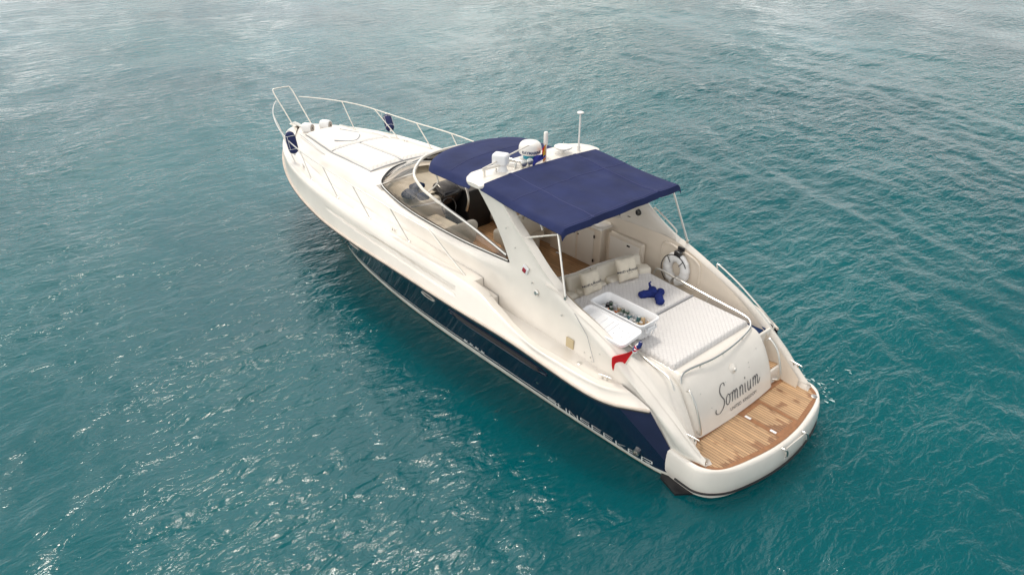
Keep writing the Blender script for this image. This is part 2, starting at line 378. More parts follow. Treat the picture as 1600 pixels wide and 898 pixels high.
# ------------------------------------------------------------------ the sea
def axis_pts(lo, hi, step, far, g):
    a = list(np.arange(lo, hi, step)); s = step
    while a[-1] < far: s *= g; a.append(a[-1]+s)
    s = step; b = []; x = lo
    while x > -far: s *= g; x -= s; b.append(x)
    return np.array(b[::-1]+a)
def build_sea():
    xs = axis_pts(-9, 22, .075, 6000, 1.022); ys = axis_pts(-20, 12, .075, 6000, 1.022)
    X, Y = np.meshgrid(xs, ys, indexing='ij'); Z = np.zeros_like(X)
    rng = np.random.RandomState(5)
    DX = np.maximum(np.gradient(xs)[:, None], np.gradient(ys)[None, :])
    # two crossing wave trains with a wide spread of short ripples
    for k in range(110):
        lam = .38*(9/.38)**(rng.rand()**1.25)
        base = math.radians(200) if rng.rand() < .5 else math.radians(258)
        th = base+rng.randn()*.45; kk = 2*math.pi/lam
        steep = .0112*(1.0 if lam < 1.8 else .6)
        ph = rng.rand()*6.283; fade = np.clip((lam/DX-3.0)/4, 0, 1)
        arg = kk*(X*math.cos(th)+Y*math.sin(th))+ph
        mod = 1+.5*np.sin(X*.21*math.cos(th+1.3)+Y*.21*math.sin(th+1.3)+ph*2)
        Z += fade*mod*steep/kk*(np.sin(arg)+.22*np.sin(2*arg+.6))
    # sheltered, flatter water right beside the hull
    d = np.hypot(np.maximum(np.abs(X-5.5)-6.5, 0), np.maximum(np.abs(Y-.6)-1.9, 0))
    Z *= .28+.72*np.clip(d/2.2, 0, 1)**1.3
    n, m_ = X.shape
    me = bpy.data.meshes.new('sea'); V = np.stack([X, Y, Z], -1).reshape(-1, 3)
    idx = np.arange(n*m_).reshape(n, m_); F = np.stack([idx[:-1, :-1], idx[1:, :-1], idx[1:, 1:], idx[:-1, 1:]], -1).reshape(-1, 4)
    me.vertices.add(len(V)); me.vertices.foreach_set('co', V.ravel()); me.loops.add(F.size); me.loops.foreach_set('vertex_index', F.ravel())
    me.polygons.add(len(F)); me.polygons.foreach_set('loop_start', np.arange(0, F.size, 4)); me.polygons.foreach_set('use_smooth', np.ones(len(F), bool))
    me.update(calc_edges=True); me.validate(); me.materials.append(M['water'])
    o = bpy.data.objects.new('sea', me); COL.objects.link(o); tag(o, 'teal rippled sea around the yacht', 'sea', kind='structure')
build_sea()

# ================================================================== THE YACHT
Y = empty('motor_yacht', (5.5, 0, 0), 'cream and navy motor yacht with blue awnings lying on the teal sea', 'motor yacht')
def part(o): return local(o, Y)
def P_(b, name, m, **k): return part(b.out(name, m, **k))
def sub(b, name, m, parent, **k):
    o = b.out(name, m, **k); o.parent = parent; return o

# ---- hull sides: rub line and waterline share their knots
RUB = [(.40, 1.63, 1.10), (.80, 1.88, 1.10), (1.1, 1.98, 1.11), (1.5, 2.04, 1.15), (2.1, 2.07, 1.21), (3.1, 2.08, 1.26), (4.5, 2.09, 1.25), (6, 2.08, 1.26), (7.5, 2.03, 1.23), (8.6, 1.96, 1.22),
       (9.6, 1.86, 1.28), (10.6, 1.68, 1.37), (11.6, 1.36, 1.47), (12.4, .97, 1.55), (13.0, .58, 1.61), (13.4, .26, 1.65), (13.55, .0, 1.67)]
WL = [(-.20, 1.33, 0), (-.12, 1.38, 0), (.25, 1.49, 0), (.6, 1.515, 0), (1.1, 1.53, 0), (2.5, 1.55, 0), (3.9, 1.55, 0), (5.3, 1.53, 0), (6.7, 1.46, 0), (7.8, 1.35, 0),
      (8.7, 1.22, 0), (9.6, 1.0, 0), (10.5, .70, 0), (11.15, .40, 0), (11.6, .19, 0), (11.85, .07, 0), (11.95, .0, 0)]
KEEL = [(x+.1, y*.72, -.4) for (x, y, z) in WL]
def dense(K, n=7):
    K = np.array(K); u = np.arange(len(K)); uu = []
    for i in range(len(K)-1): uu += [i+k/n for k in range(n)]
    uu.append(len(K)-1.0); uu = np.array(uu)
    Q = np.stack([pchip(u, K[:, j], uu) for j in range(3)], 1)
    m_ = uu < 1        # straight quarter facet
    for j in range(3): Q[m_, j] = K[0, j]+(K[1, j]-K[0, j])*uu[m_]
    return uu, Q
UU, DR = dense(RUB); _, DW = dense(WL); _, DK = dense(KEEL)
def hull_pt(i, z):
    r, w_, k_ = DR[i], DW[i], DK[i]
    if z <= 0: return w_+(k_-w_)*(z/-.4)
    v = z/r[2]; p = w_+(r-w_)*v
    fl = np.interp(UU[i], [0, 2, 7, 10, 13, 16], [.0, .02, .05, .11, .10, 0])*math.sin(math.pi*v)
    p = p.copy(); p[1] = max(p[1]-fl, 0 if UU[i] > 15.9 else .004); return p
def hull_at(x, z):
    """point on the port side at length x and height z"""
    px = [hull_pt(i, z) for i in range(len(DR))]; xs_ = [q[0] for q in px]
    return np.array([x, np.interp(x, xs_, [q[1] for q in px]), z])
bump_z = lambda i: .052*float(np.clip((DR[i][0]-2.3)/3, 0, 1))
def hull_strip(name, zf, m, off=0, i0=0, i1=None, label=None, sharp=40, sides=(1, -1)):
    b = B(); i1 = i1 or len(DR)
    for s in sides:
        rows = []
        for i in range(i0, i1):
            row = []
            for z in zf(DR[i][2], bump_z(i)):
                p = hull_pt(i, z); row.append((p[0]-(off if UU[i] < 1 else 0), (p[1]+off)*s, p[2]))
            rows.append(row)
        b.grid(rows, flip=s < 0)
    return P_(b, name, m, label=label, sharp=sharp)
hull_strip('hull_bottom', lambda zr, d: [-.4, -.2, 0, .05, .088+d], 'band')
hull_strip('hull_side', lambda zr, d: [.088+d]+[.088+d+(zr-.088-d)*k/14 for k in range(1, 15)], 'navy', sharp=9, i0=7)
for s_1 in (1, -1): hull_strip('lit_quarter_facet', lambda zr, d: [.088+d]+[.088+d+(zr-.088-d)*k/14 for k in range(1, 15)], 'lit_navy', i1=8, sides=(s_1,), label='matt navy quarter facet at the stern end of the hull side, its brighter light painted in')
hull_strip('pinstripe', lambda zr, d: [.140+d, .149+d, .158+d], 'stripe', off=.004, i0=33)
M['stain'] = mat('waterline_stain', (.20, .19, .12, 1), .5, var=(5, .5))
hull_strip('waterline_stain', lambda zr, d: [-.05, 0, .014], 'stain', off=.003)
# transom plate under the platform
b = B(); b.box((.12, 0, .05), (.3, 2.5, .8), bev=.02); P_(b, 'hull_transom', 'gel2')
# rub rail
for s in (1,):
    b = B(); pts = [tuple(p+np.array((0, .012, .012))) for p in DR]
    b.tube(pts+[(p[0], -p[1], p[2]) for p in pts[::-1][1:]], .024, 8); P_(b, 'rub_rail', 'beige')
    b = B(); pts = [tuple(p+np.array((0, .022, -.022))) for p in DR]
    b.tube(pts+[(p[0], -p[1], p[2]) for p in pts[::-1][1:]], .010, 6); P_(b, 'rub_rail_seam', 'black')

# ---- deck moulding between rub rail and coachroof / coaming
def T_(rows): a = np.array(rows[::-1] if rows[0][0] > rows[-1][0] else rows); return lambda x, c: float(pchip(a[:, 0], a[:, c], x))
fR = T_([(p[0], p[1], p[2]) for p in RUB])
fB = T_([(.95, 1.62, 1.25), (1.13, 1.79, 1.25), (1.4, 1.87, 1.27), (2.0, 1.91, 1.31), (2.5, 1.95, 1.35), (3.0, 1.88, 1.40), (3.5, 1.77, 1.48), (4.0, 1.71, 1.60), (4.6, 1.72, 1.645), (5.3, 1.755, 1.665), (6.1, 1.775, 1.68),
         (7.4, 1.785, 1.71), (8.67, 1.75, 1.73), (9.85, 1.67, 1.76), (10.9, 1.49, 1.78), (11.7, 1.24, 1.79), (12.4, .92, 1.79), (13, .54, 1.785), (13.3, .29, 1.78), (13.45, .04, 1.775)])
fD = T_([(1.0, 1.585, 1.215), (1.5, 1.578, 1.25), (2.0, 1.57, 1.29), (2.8, 1.56, 1.30), (3.60, 1.55, 1.31), (3.75, 1.545, 1.315), (3.77, 1.54, 1.465), (4.19, 1.50, 1.475), (4.21, 1.495, 1.62), (5, 1.47, 1.635), (6, 1.44, 1.65), (7.7, 1.46, 1.68), (8.2, 1.44, 1.69), (9.2, 1.38, 1.71),
         (9.85, 1.32, 1.725), (10.6, 1.2, 1.74), (11.5, 1.0, 1.755), (12.1, .78, 1.76), (12.8, .42, 1.76), (13.3, .10, 1.76)])
def deck_rows():
    ss = sorted(set(list(np.linspace(0, 1, 230))+[(x-1.0)/12.3 for x in (3.75, 3.76, 3.77, 4.19, 4.20, 4.21)]))
    rows = []
    for s in ss:
        xr, xb, xd = .40+(13.55-.40)*s, .95+(13.45-.95)*s, 1.0+12.3*s
        R_ = np.array((xr, fR(xr, 1), fR(xr, 2)+.03)); Bc = np.array((xb, fB(xb, 1), fB(xb, 2))); D1 = np.array((xd, fD(xd, 1), fD(xd, 2)))
        T0 = np.array((xr*.6+xb*.4, R_[1]*.80+Bc[1]*.20-.01, R_[2]*.55+Bc[2]*.45)); T1 = np.array((xr*.3+xb*.7, R_[1]*.35+Bc[1]*.65+.04, Bc[2]+.012))
        wd = max(Bc[1]-D1[1], .02)
        Bi = np.array((xb, Bc[1]-min(.05, wd*.3), Bc[2]+.004)); D0 = np.array((xd, max(Bc[1]-min(.10, wd*.5), D1[1]), D1[2]))
        up_ = chaikin([R_, T0, T1, Bc, Bi, D0], 3)
        # resample evenly so that the groove can be pressed in
        up_ = np.array(up_); L_ = np.r_[0, np.cumsum(np.linalg.norm(np.diff(up_, axis=0), axis=1))]; tt = np.linspace(0, L_[-1], 64)
        up_ = np.stack([np.interp(tt, L_, up_[:, j]) for j in range(3)], 1)
        Lr = L_[-1]; x = xr
        gx = np.clip((x-4.22)/.05, 0, 1)*np.clip((8.75-x)/.5, 0, 1)
        if gx > 0:
            h = tt   # metres above the rub rail
            top = .36 - .03*(x-4.2)/4.4; lo = top-.20+.03*(x-4.2)
            for k in range(64):
                g1 = np.clip((h[k]-lo)/.014, 0, 1)*np.clip((top-h[k])/.014, 0, 1)
                g2 = np.clip((h[k]-(lo+.075))/.012, 0, 1)*np.clip((top-h[k])/.014, 0, 1)
                up_[k][1] -= gx*(.035*g1+.03*g2)
        rows.append([tuple(p) for p in up_]+[tuple(D1)])
    return rows
DECK = deck_rows()
b = B(); b.grid(DECK); b.grid([mir(r) for r in DECK], flip=True); P_(b, 'side_deck', 'gel', sharp=35)

# ---- coaming and arch leg skin (one surface each side, given thickness)
CS = [  # base, shoulder, top, (arch top)
 ((-.46, 1.40, .49), (-.45, 1.42, .56), (-.42, 1.36, .61)),
 ((-.34, 1.34, .30), (-.30, 1.47, .62), (-.29, 1.38, .70)),
 ((-.13, 1.352, .10), (-.12, 1.52, .72), (-.12, 1.40, .83)),
 ((.075, 1.452, .47), (.08, 1.56, .88), (.08, 1.415, .98)),
 ((.27, 1.53, .80), (.32, 1.575, 1.05), (.33, 1.43, 1.145)),
 ((.44, 1.60, 1.08), (.60, 1.60, 1.24), (.60, 1.44, 1.32)),
 ((.72, 1.60, 1.15), (.88, 1.605, 1.41), (.88, 1.455, 1.485)),
 ((1.0, 1.592, 1.20), (1.2, 1.595, 1.57), (1.2, 1.47, 1.65)),
 ((1.6, 1.578, 1.24), (1.65, 1.575, 1.75), (1.65, 1.48, 1.84)),
 ((2.2, 1.57, 1.28), (2.1, 1.56, 1.90), (2.1, 1.50, 2.0)),
 ((2.5, 1.565, 1.285), (2.4, 1.54, 2.0), (2.4, 1.485, 2.10)),
 ((2.75, 1.56, 1.29), (2.68, 1.50, 1.95), (2.68, 1.48, 2.13), (2.78, 1.46, 2.30)),
 ((2.95, 1.56, 1.29), (2.9, 1.49, 1.95), (2.9, 1.47, 2.13), (3.17, 1.43, 2.57)),
 ((3.15, 1.56, 1.29), (3.12, 1.48, 1.95), (3.12, 1.46, 2.13), (3.60, 1.40, 2.87)),
 ((3.32, 1.555, 1.29), (3.3, 1.48, 1.95), (3.3, 1.45, 2.13), (4.0, 1.37, 3.16)),
 ((3.48, 1.55, 1.29), (3.45, 1.48, 1.95), (3.45, 1.44, 2.13), (4.25, 1.365, 3.17)),
 ((3.62, 1.55, 1.29), (3.60, 1.49, 1.95), (3.60, 1.43, 2.12), (4.52, 1.36, 3.16)),
 ((4.1, 1.50, 1.45), (4.1, 1.49, 1.93), (4.1, 1.405, 2.07)),
 ((5.0, 1.47, 1.62), (5.0, 1.47, 1.92), (5.0, 1.36, 1.99)),
 ((6.0, 1.44, 1.64), (6.0, 1.41, 1.91), (6.0, 1.30, 1.96)),
 ((6.85, 1.455, 1.66), (6.85, 1.36, 1.94), (6.85, 1.23, 1.96)),
 ((7.5, 1.46, 1.67), (7.5, 1.31, 1.98), (7.45, 1.13, 1.99)),
 ((8.1, 1.44, 1.68), (8.1, 1.26, 2.02), (8.05, .99, 2.03)),
 ((8.7, 1.41, 1.69), (8.7, 1.20, 2.03), (8.7, .92, 2.06)),
 ((9.6, 1.35, 1.70), (9.6, 1.11, 2.00), (9.6, .85, 2.03)),
 ((10.5, 1.21, 1.72), (10.5, .99, 1.97), (10.5, .75, 1.99)),
 ((11.3, 1.06, 1.73), (11.3, .84, 1.94), (11.3, .62, 1.96)),
 ((12.2, .74, 1.74), (12.2, .60, 1.90), (12.2, .45, 1.93)),
 ((12.8, .42, 1.74), (12.8, .34, 1.84), (12.8, .26, 1.865)),
 ((13.25, .12, 1.74), (13.2, .10, 1.80), (13.15, .07, 1.81)),
]
def interp_st(col, n=6, i0=0, i1=None):
    K = np.array([c[col] for c in CS[i0:i1]], float); u = np.arange(len(K)); uu = np.linspace(0, len(K)-1, (len(K)-1)*n+1)
    return np.stack([pchip(u, K[:, j], uu) for j in range(3)], 1)
cb_, cs_, ct_ = interp_st(0), interp_st(1), interp_st(2)
def coaming(s):
    b = B(); rows = []
    for i in range(len(cb_)):
        mid_ = cb_[i]*.55+cs_[i]*.45; mid_[1] -= .02
        r = chaikin([cb_[i], mid_, cs_[i], ct_[i]], 3); rows.append([(p[0], p[1]*s, p[2]) for p in r])
    n_ = 6; jx = 22*n_   # up to windscreen corner: thick skin ; beyond: coachroof
    b.grid(rows[:jx+1], flip=s < 0)
    # arch leg
    lo = ct_[11*n_-n_:16*n_+1]; K = np.array([CS[10][2]]+[c[3] for c in CS[11:17]], float); u = np.arange(len(K)); uu = np.linspace(0, len(K)-1, (len(K)-1)*n_+1)
    hi = np.stack([pchip(u, K[:, j], uu) for j in range(3)], 1)
    g = []
    for i in range(len(lo)):
        row = []
        for k in range(13):
            t = k/12; p = lo[i]*(1-t)+hi[i]*t
            p[0] += -.05*math.sin(math.pi*t)*min(1, i/12); p[1] -= .025*math.sin(math.pi*t)*min(1, i/12)
            row.append((p[0], p[1]*s, p[2]))
        g.append(row)
    b.grid(g, flip=s < 0)
    o = P_(b, 'arch_leg_coaming', 'gel2', sharp=50)
    # consistent outward normals
    me = o.data; bm = bmesh.new(); bm.from_mesh(me)
    for f in bm.faces: pass
    if sum(f.normal.y*f.calc_area() for f in bm.faces)*s < 0: bmesh.ops.reverse_faces(bm, faces=bm.faces)
    bm.to_mesh(me); bm.free()
    md = o.modifiers.new('thick', 'SOLIDIFY'); md.thickness = .12; md.offset = -1; md.use_even_offset = False
    bv = o.modifiers.new('bevel', 'BEVEL'); bv.width = .035; bv.segments = 4; bv.limit_method = 'ANGLE'; bv.angle_limit = math.radians(55)
    return o
coaming(1); coaming(-1)
# coachroof forward of the windscreen, with crowned top
n_ = 6; b = B()
for s in (1, -1):
    rows = []
    for i in range(22*n_-3, len(cb_)):
        mid_ = cb_[i]*.5+cs_[i]*.5; mid_[1] -= .03
        r = chaikin([cb_[i], mid_, cs_[i], ct_[i]], 3)
        y0 = ct_[i][1]; fade = float(np.clip((10.0-ct_[i][0])/1.6, 0, 1))
        inner = []
        for k in range(1, 15):
            t = k/14; y = y0*(1-t); inner.append((ct_[i][0]+.58*fade*(1-(y/max(y0, .01))**2), y, ct_[i][2]+.06*min(1, y0)*(1-(y/max(y0, .01))**2)))
        rows.append([(p[0], p[1]*s, p[2]) for p in list(r)+inner])
    b.grid(rows, flip=s < 0)
P_(b, 'coachroof', 'gel', sharp=50)
def roof_z(x, y):
    xs_ = ct_[:, 0]; m_ = xs_ > 7.9
    y0 = float(np.interp(x, xs_[m_], ct_[m_, 1])); z0 = float(np.interp(x, xs_[m_], ct_[m_, 2]))
    fade = max(0, min(1, (10-x)/1.6)); return z0+.06*min(1, y0)*max(0, 1-(y/max(y0, .01))**2)-.012*fade
# foredeck sunpads
def bow_pad(poly, nm, label=None):
    # poly in x,y ; dense patch between two side lines
    b = B(); rows = []; (x0, x1, ya0, yb0, ya1, yb1) = poly; nx, ny = 24, 20
    def pt(u, v, h):
        x = x0+(x1-x0)*u; ya = ya0+(ya1-ya0)*u; yb = yb0+(yb1-yb0)*u; y = ya+(yb-ya)*v
        e = min(min(u, 1-u)*abs(x1-x0), min(v, 1-v)*abs(yb-ya)); hh = h*min(1, (e/.04))**.5 if e > 0 else 0
        return (x, y, roof_z(x, y)+.012+hh)
    rows = [[pt(i/nx, j/ny, .05) for j in range(ny+1)] for i in range(nx+1)]
    b.grid(rows); return P_(b, nm, 'quiltbow', label=label)
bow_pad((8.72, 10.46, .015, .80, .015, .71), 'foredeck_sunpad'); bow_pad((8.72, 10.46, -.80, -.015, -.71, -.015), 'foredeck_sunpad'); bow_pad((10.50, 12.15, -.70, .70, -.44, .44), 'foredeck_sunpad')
b = B()   # grey piping of the pads and the curved headrest strap
for s in (1, -1):
    b.tube([(x, s*(.82-.09*(x-8.7)/1.76 if x < 10.48 else .73-.27*(x-10.48)/1.7), roof_z(x, .8)+.014) for x in np.linspace(8.68, 12.15, 30)], .011, 6)
b.tube([(8.69, y, roof_z(8.69, y)+.02) for y in np.linspace(-.82, .82, 24)], .012, 6)
b.tube([(10.48, y, roof_z(10.48, y)+.03) for y in np.linspace(-.7, .7, 24)], .011, 6)
b.tube([(x, 0, roof_z(x, 0)+.03) for x in np.linspace(8.7, 10.5, 24)], .011, 6)
P_(b, 'sunpad_piping', 'grey')
b = B(); b.tube([(10.62+.33*(abs(math.cos(a))**1.6), .34*math.cos(a)+.02, roof_z(10.9, .3*math.cos(a))+.075) for a in np.linspace(0, math.pi, 22)], .014, 6)
b.tube([(11.2, -.45, roof_z(11.2, -.45)+.06), (11.75, -.25, roof_z(11.7, -.2)+.06)], .012, 6)
P_(b, 'headrest_strap', 'grey')
# rails at foot of roof (long hand hold on port roof shoulder)
for s in (1, -1): b = B(); b.tube([(x, s*(y), z) for x, y, z in [(12.3, .56, 1.95), (11.6, .70, 1.99), (10.6, .88, 2.01), (10.5, .88, 1.98)]], .012, 8); P_(b, 'roof_grab_rail', 'steel')

# ---- windscreen
WB = [(3.64, 1.42, 2.13), (4.4, 1.385, 2.06), (5.0, 1.35, 2.01), (5.8, 1.305, 1.98), (6.6, 1.25, 1.975), (7.4, 1.14, 2.0), (8.0, .995, 2.045), (8.3, .70, 2.085), (8.5, .35, 2.11), (8.56, 0, 2.12)]
WT = [(3.72, 1.39, 2.20), (4.3, 1.34, 2.28), (4.9, 1.31, 2.37), (5.5, 1.25, 2.41), (6.1, 1.16, 2.43), (6.5, 1.09, 2.47), (6.87, .97, 2.60), (7.06, .65, 2.75), (7.11, .35, 2.79), (7.12, 0, 2.80)]
wb = smooth_path(WB, 6); wt = smooth_path(WT, 6)
def glass_panel(i0, i1, s, nm='windscreen_glass'):
    b = B(); b.grid([[tuple(np.array((p[0], p[1]*s, p[2]))) for p in [wb[i]*(1-k/8)+wt[i]*k/8+np.array((0, .03*math.sin(math.pi*k/8), 0)) for k in range(9)]] for i in range(i0, i1+1)])
    return P_(b, nm, 'glass')
for s in (1, -1):
    glass_panel(0, 36, s); glass_panel(36, len(wb)-1, s)
full = lambda P: [tuple(p) for p in P]+[(p[0], -p[1], p[2]) for p in P[::-1][1:]]
b = B(); b.tube(full(wb), .022, 8); P_(b, 'windscreen_gasket', 'black')
b = B(); b.tube([(p[0], p[1]+(.02 if p[1] > 0 else -.02), p[2]+.026) for p in full(wb)], .010, 6); P_(b, 'windscreen_base_trim', 'steel')
b = B(); b.tube([(p[0], p[1], p[2]) for p in full(wt)[20:-20]], .030, 12); P_(b, 'windscreen_hoop', 'whitetube')
for s in (1, -1): b = B(); b.tube([(p[0], p[1]*s, p[2]) for p in wt[:26]], .026, 10); P_(b, 'windscreen_side_frame', 'steel')
for s in (1, -1):
    b = B(); b.tube([tuple(wb[36]*(1-t)*np.array((1, s, 1))+wt[36]*t*np.array((1, s, 1))) for t in np.linspace(0, 1, 6)], .022, 8, flat=.7); P_(b, 'windscreen_mullion', 'whitetube')
b = B(); b.tube([tuple(wb[-1]*(1-t)+wt[-1]*t) for t in np.linspace(0, 1, 6)], .018, 8); P_(b, 'windscreen_mullion', 'whitetube')
b = B(); b.tube([(6.72, 1.19, 2.01), (6.62, .90, 2.02), (6.55, .60, 2.03)], .03, 8, flat=.4); P_(b, 'vent_window_frame', 'grey')
b = B(); b.tube(smooth_path([(6.25, 1.12, 2.44), (6.2, .9, 2.62), (6.35, .98, 2.92)], 5), .014, 8); P_(b, 'awning_strut', 'whitetube')
# wipers
b = B(); b.tube(smooth_path([(8.12, .90, 2.10), (7.95, .75, 2.24), (7.86, .35, 2.42)], 5), .010, 6); b.tube([(7.95, .55, 2.30), (7.75, .10, 2.42)], .007, 6); P_(b, 'windscreen_wiper', 'dark')

# ---- radar arch wing
tip = [(4.90, 1.18), (4.84, 1.40), (4.70, 1.47), (4.42, 1.47), (4.33, 1.42)]
poly = tip+[(x, -y) for x, y in tip[::-1]]
def wing():
    b = B(); C = []
    ys = list(np.linspace(-1.43, 1.43, 60)); rows = []
    for y in ys:
        a = abs(y); xf = np.interp(a, [0, 1.15, 1.36, 1.43], [4.96, 4.93, 4.80, 4.66]); xa = np.interp(a, [0, 1.40, 1.43], [4.32, 4.32, 4.36])
        h = .055*np.interp(a, [0, 1.3, 1.43], [1, .95, .6]); zc = 3.185+.02*(1-(a/1.43)**2)
        row = []
        for k in range(20):
            th = 2*math.pi*k/20; c, s2 = math.cos(th), math.sin(th)
            row.append(((xf+xa)/2+(xf-xa)/2*math.copysign(abs(c)**.5, c), y, zc+h*math.copysign(abs(s2)**.6, s2)))
        rows.append(row)
    b.grid(rows, closed_v=True); b.add(rows[0], [tuple(range(20))]); b.add(rows[-1], [tuple(range(20))[::-1]])
    return P_(b, 'radar_arch', 'gel')
arch = wing()
WZ = 3.255
# ---- awnings
def awning(fn, nu, nv, name, label, thick=.012):
    b = B(); top = [[fn(i/nu, j/nv) for j in range(nv+1)] for i in range(nu+1)]
    b.grid(top); bot = [[(p[0], p[1], p[2]-thick) for p in r] for r in top]; b.grid(bot, flip=True)
    return P_(b, name, 'canvas', label=label, sharp=60)
def fore(u, v):
    y = (v*2-1); a = abs(y); w0 = 1.24
    x = 4.86+(6.50-4.86)*u; wid = w0*(1 if u < .72 else math.sqrt(max(0, 1-((u-.72)/.28)**2*.30)))
    yy = y*wid; xx = x-.24*u*a**3.2
    z = 3.13-.03*u+.035*(1-a**2)-.08*a**4 -.06*max(0, u-.85)/.15
    z += .006*math.sin(14*u+3*y)*(1-a)+.02*math.exp(-((u-.45)/.1)**2)*(1-a)-.012*math.exp(-((u-.22)/.12)**2)
    if a > .93: z -= (a-.93)*1.1
    if u > .97: z -= (u-.97)*2.0
    return (xx, yy, z)
awning(fore, 50, 60, 'fore_awning', 'navy canvas awning stretched ahead of the radar arch')
def aft(u, v):
    y = (v*2-1); a = abs(y); x = 4.36+(2.40-4.36)*u; wid = 1.41+.01*u
    z = 3.245-.16*u+.055*(1-a**2)*(1-.25*u)
    z += -.022*(1-u)**6-.035*math.sin(math.pi*u)*(.4+.6*a)                      # sag between frames
    z += .012*math.sin(5*math.pi*u+2.2*y)*math.sin(math.pi*a)*.5+(.007*math.sin(23*y+5*u)*math.exp(-2*u)+.005*math.sin(9*u+14*y))*min(1, u*5)
    z += .012*math.exp(-((a-.55)/.02)**2)                          # stitched seams
    if a > .95: z -= (a-.95)*1.5
    if u > .955: z -= (u-.955)*1.9; x = 4.36+(2.40-4.36)*(.955+(u-.955)*.3)
    return (x-.06*(1-a*a)*u, y*wid, z)
awning(aft, 66, 90, 'aft_awning', 'larger navy canvas awning stretched aft of the radar arch over the cockpit')
M['thread'] = mat('seam_thread', (.045, .055, .16, 1), .8)
for v_ in (.235, .765):
    b = B(); b.tube([(lambda p: (p[0], p[1], p[2]+.002))(aft(k/40*.95, v_)) for k in range(41)], .0065, 5); P_(b, 'awning_seam', 'thread')
for u_ in (.36, .93):
    b = B(); b.tube([(lambda p: (p[0], p[1], p[2]+.001))(aft(u_, .03+.94*k/50)) for k in range(51)], .0065, 5); P_(b, 'awning_seam', 'thread')
b = B(); b.tube([(lambda p: (p[0], p[1], p[2]+.001))(fore(.45, .05+.9*k/40)) for k in range(41)], .0065, 5); P_(b, 'awning_seam', 'thread')
for s in (1, -1):   # awning frame
    b = B(); b.tube([(2.62, 1.36*s, 3.02), (2.26, 1.50*s, 2.08)], .017, 8); b.tube([(2.26, 1.50*s, 2.10), (2.26, 1.50*s, 2.05)], .028, 10); P_(b, 'awning_pole', 'steel')
    b = B(); b.tube([(3.30, 1.37*s, 2.66), (2.52, 1.34*s, 2.99)], .015, 8); P_(b, 'awning_pole', 'whitetube')
b = B(); b.tube([(2.52, -1.33, 2.99), (2.50, 0, 3.04), (2.52, 1.33, 2.99)], .016, 8); P_(b, 'awning_bow', 'steel')
b = B(); b.tube([(3.12, 1.30, 3.08), (3.02, 1.28, 2.86)], .014, 8); P_(b, 'awning_pole', 'whitetube')

# ---- cockpit liner
TX = ct_[:, 0]
def top_at(x):
    i = [k for k in range(len(ct_)) if k <= 22*n_]; xs_ = [ct_[k][0] for k in i]
    return np.interp(x, xs_, [ct_[k][1] for k in i]), np.interp(x, xs_, [ct_[k][2] for k in i])
b = B()
for s in (1, -1):
    rows = []
    for x in np.linspace(-.3 if s < 0 else .3, 7.6, 80):
        yt, zt = top_at(x); zf = .50 if x < .1 else .80
        rows.append([(x, (yt-.125)*s, zt-.03), (x, (yt-.145)*s, zt-.12), (x, (yt-.17)*s, max(zf, zt-.5)), (x, (yt-.18)*s, zf-.05)])
    b.grid([[tuple(p) for p in chaikin(r, 2)] for r in rows])
P_(b, 'cockpit_liner', 'liner')
b = B(); b.box((4.85, 0, .99), (4.3, 2.75, .06)); P_(b, 'cockpit_sole', 'teaksole')
for (hx, hy) in ((5.66, -1.12), (5.0, -1.14)): b = B(); b.box((hx-.12, hy+.14, 1.027), (.10, .045, .014), rotm(.1), bev=.004); P_(b, 'sole_hatch_handle', 'plastic')

# ---- transom: garage block under the aft sunpad
def tblock():
    b = B(); prof = chaikin([(-.03, .50), (.03, .78), (.16, 1.10), (.34, 1.36), (.52, 1.41), (1.6, 1.42), (2.78, 1.50)], 3)
    rows = []
    N_ = 48
    for j in range(N_+1):
        t = -1+2*j/N_; y = 1.02*math.copysign(abs(t)**.9, t); e = abs(t)
        row = []
        for (x, z) in prof:
            bow = -.05*(1-e**2)*max(0, (1.3-z))*1.2
            d = max(0, (e-.90)/.10)
            row.append((x+bow+.10*d**2, y, z-.06*d**2.2))
        rows.append(row)
    b.grid([[tuple(p) for p in r] for r in rows])
    # side cheeks
    for j in (0, N_):
        y = rows[j][0][1]; r = rows[j]; b.grid([[tuple(p) for p in r], [(max(p[0], .07), y*.999, .48) for p in r]])
    return P_(b, 'transom_moulding', 'gel2', sharp=50)
tblock()
b = B()   # port quarter moulding: valley between the transom block and the wing
rows = []
for k in range(40):
    u = k/39
    U_ = [0, .25, .45, .6, .75, .9, 1]
    x0 = float(pchip(U_, [2.7, 1.4, .72, .42, .24, .10, .04], u)); z0 = float(pchip(U_, [1.46, 1.41, 1.37, 1.24, .96, .66, .49], u))
    x1 = float(pchip(U_, [2.7, 1.75, 1.15, .72, .32, -.10, -.36], u)); z1 = float(pchip(U_, [2.05, 1.84, 1.585, 1.36, 1.11, .80, .60], u))
    row = []
    kk = [q for q in ct_ if q[0] < 2.75]; yc = float(np.interp(x1, [q[0] for q in kk], [q[1] for q in kk])); z1 = float(np.interp(x1, [q[0] for q in kk], [q[2] for q in kk]))+.004
    for j in range(21):
        t = j/20; y = .98+(yc+.03-.98)*t
        dx = x1-x0; dz = z1-z0
        lift = .045*math.exp(-((t-.20)/.13)**2)*min(1, u*2.2)
        e = min(1, (t/.82))**2.0
        row.append((x0+dx*(t**1.3)-lift*.8*min(1, max(0, u-.4)*3)-.05*math.sin(math.pi*t)*(u > .5)*(u-.5), y, z0+dz*e+lift-.012*max(0, (t-.9)/.1)))
    rows.append(row)
rows = [[tuple(p) for p in r] for r in rows]
b.grid(rows); P_(b, 'quarter_moulding', 'gel2', label='port quarter moulding beside the aft sunpad')
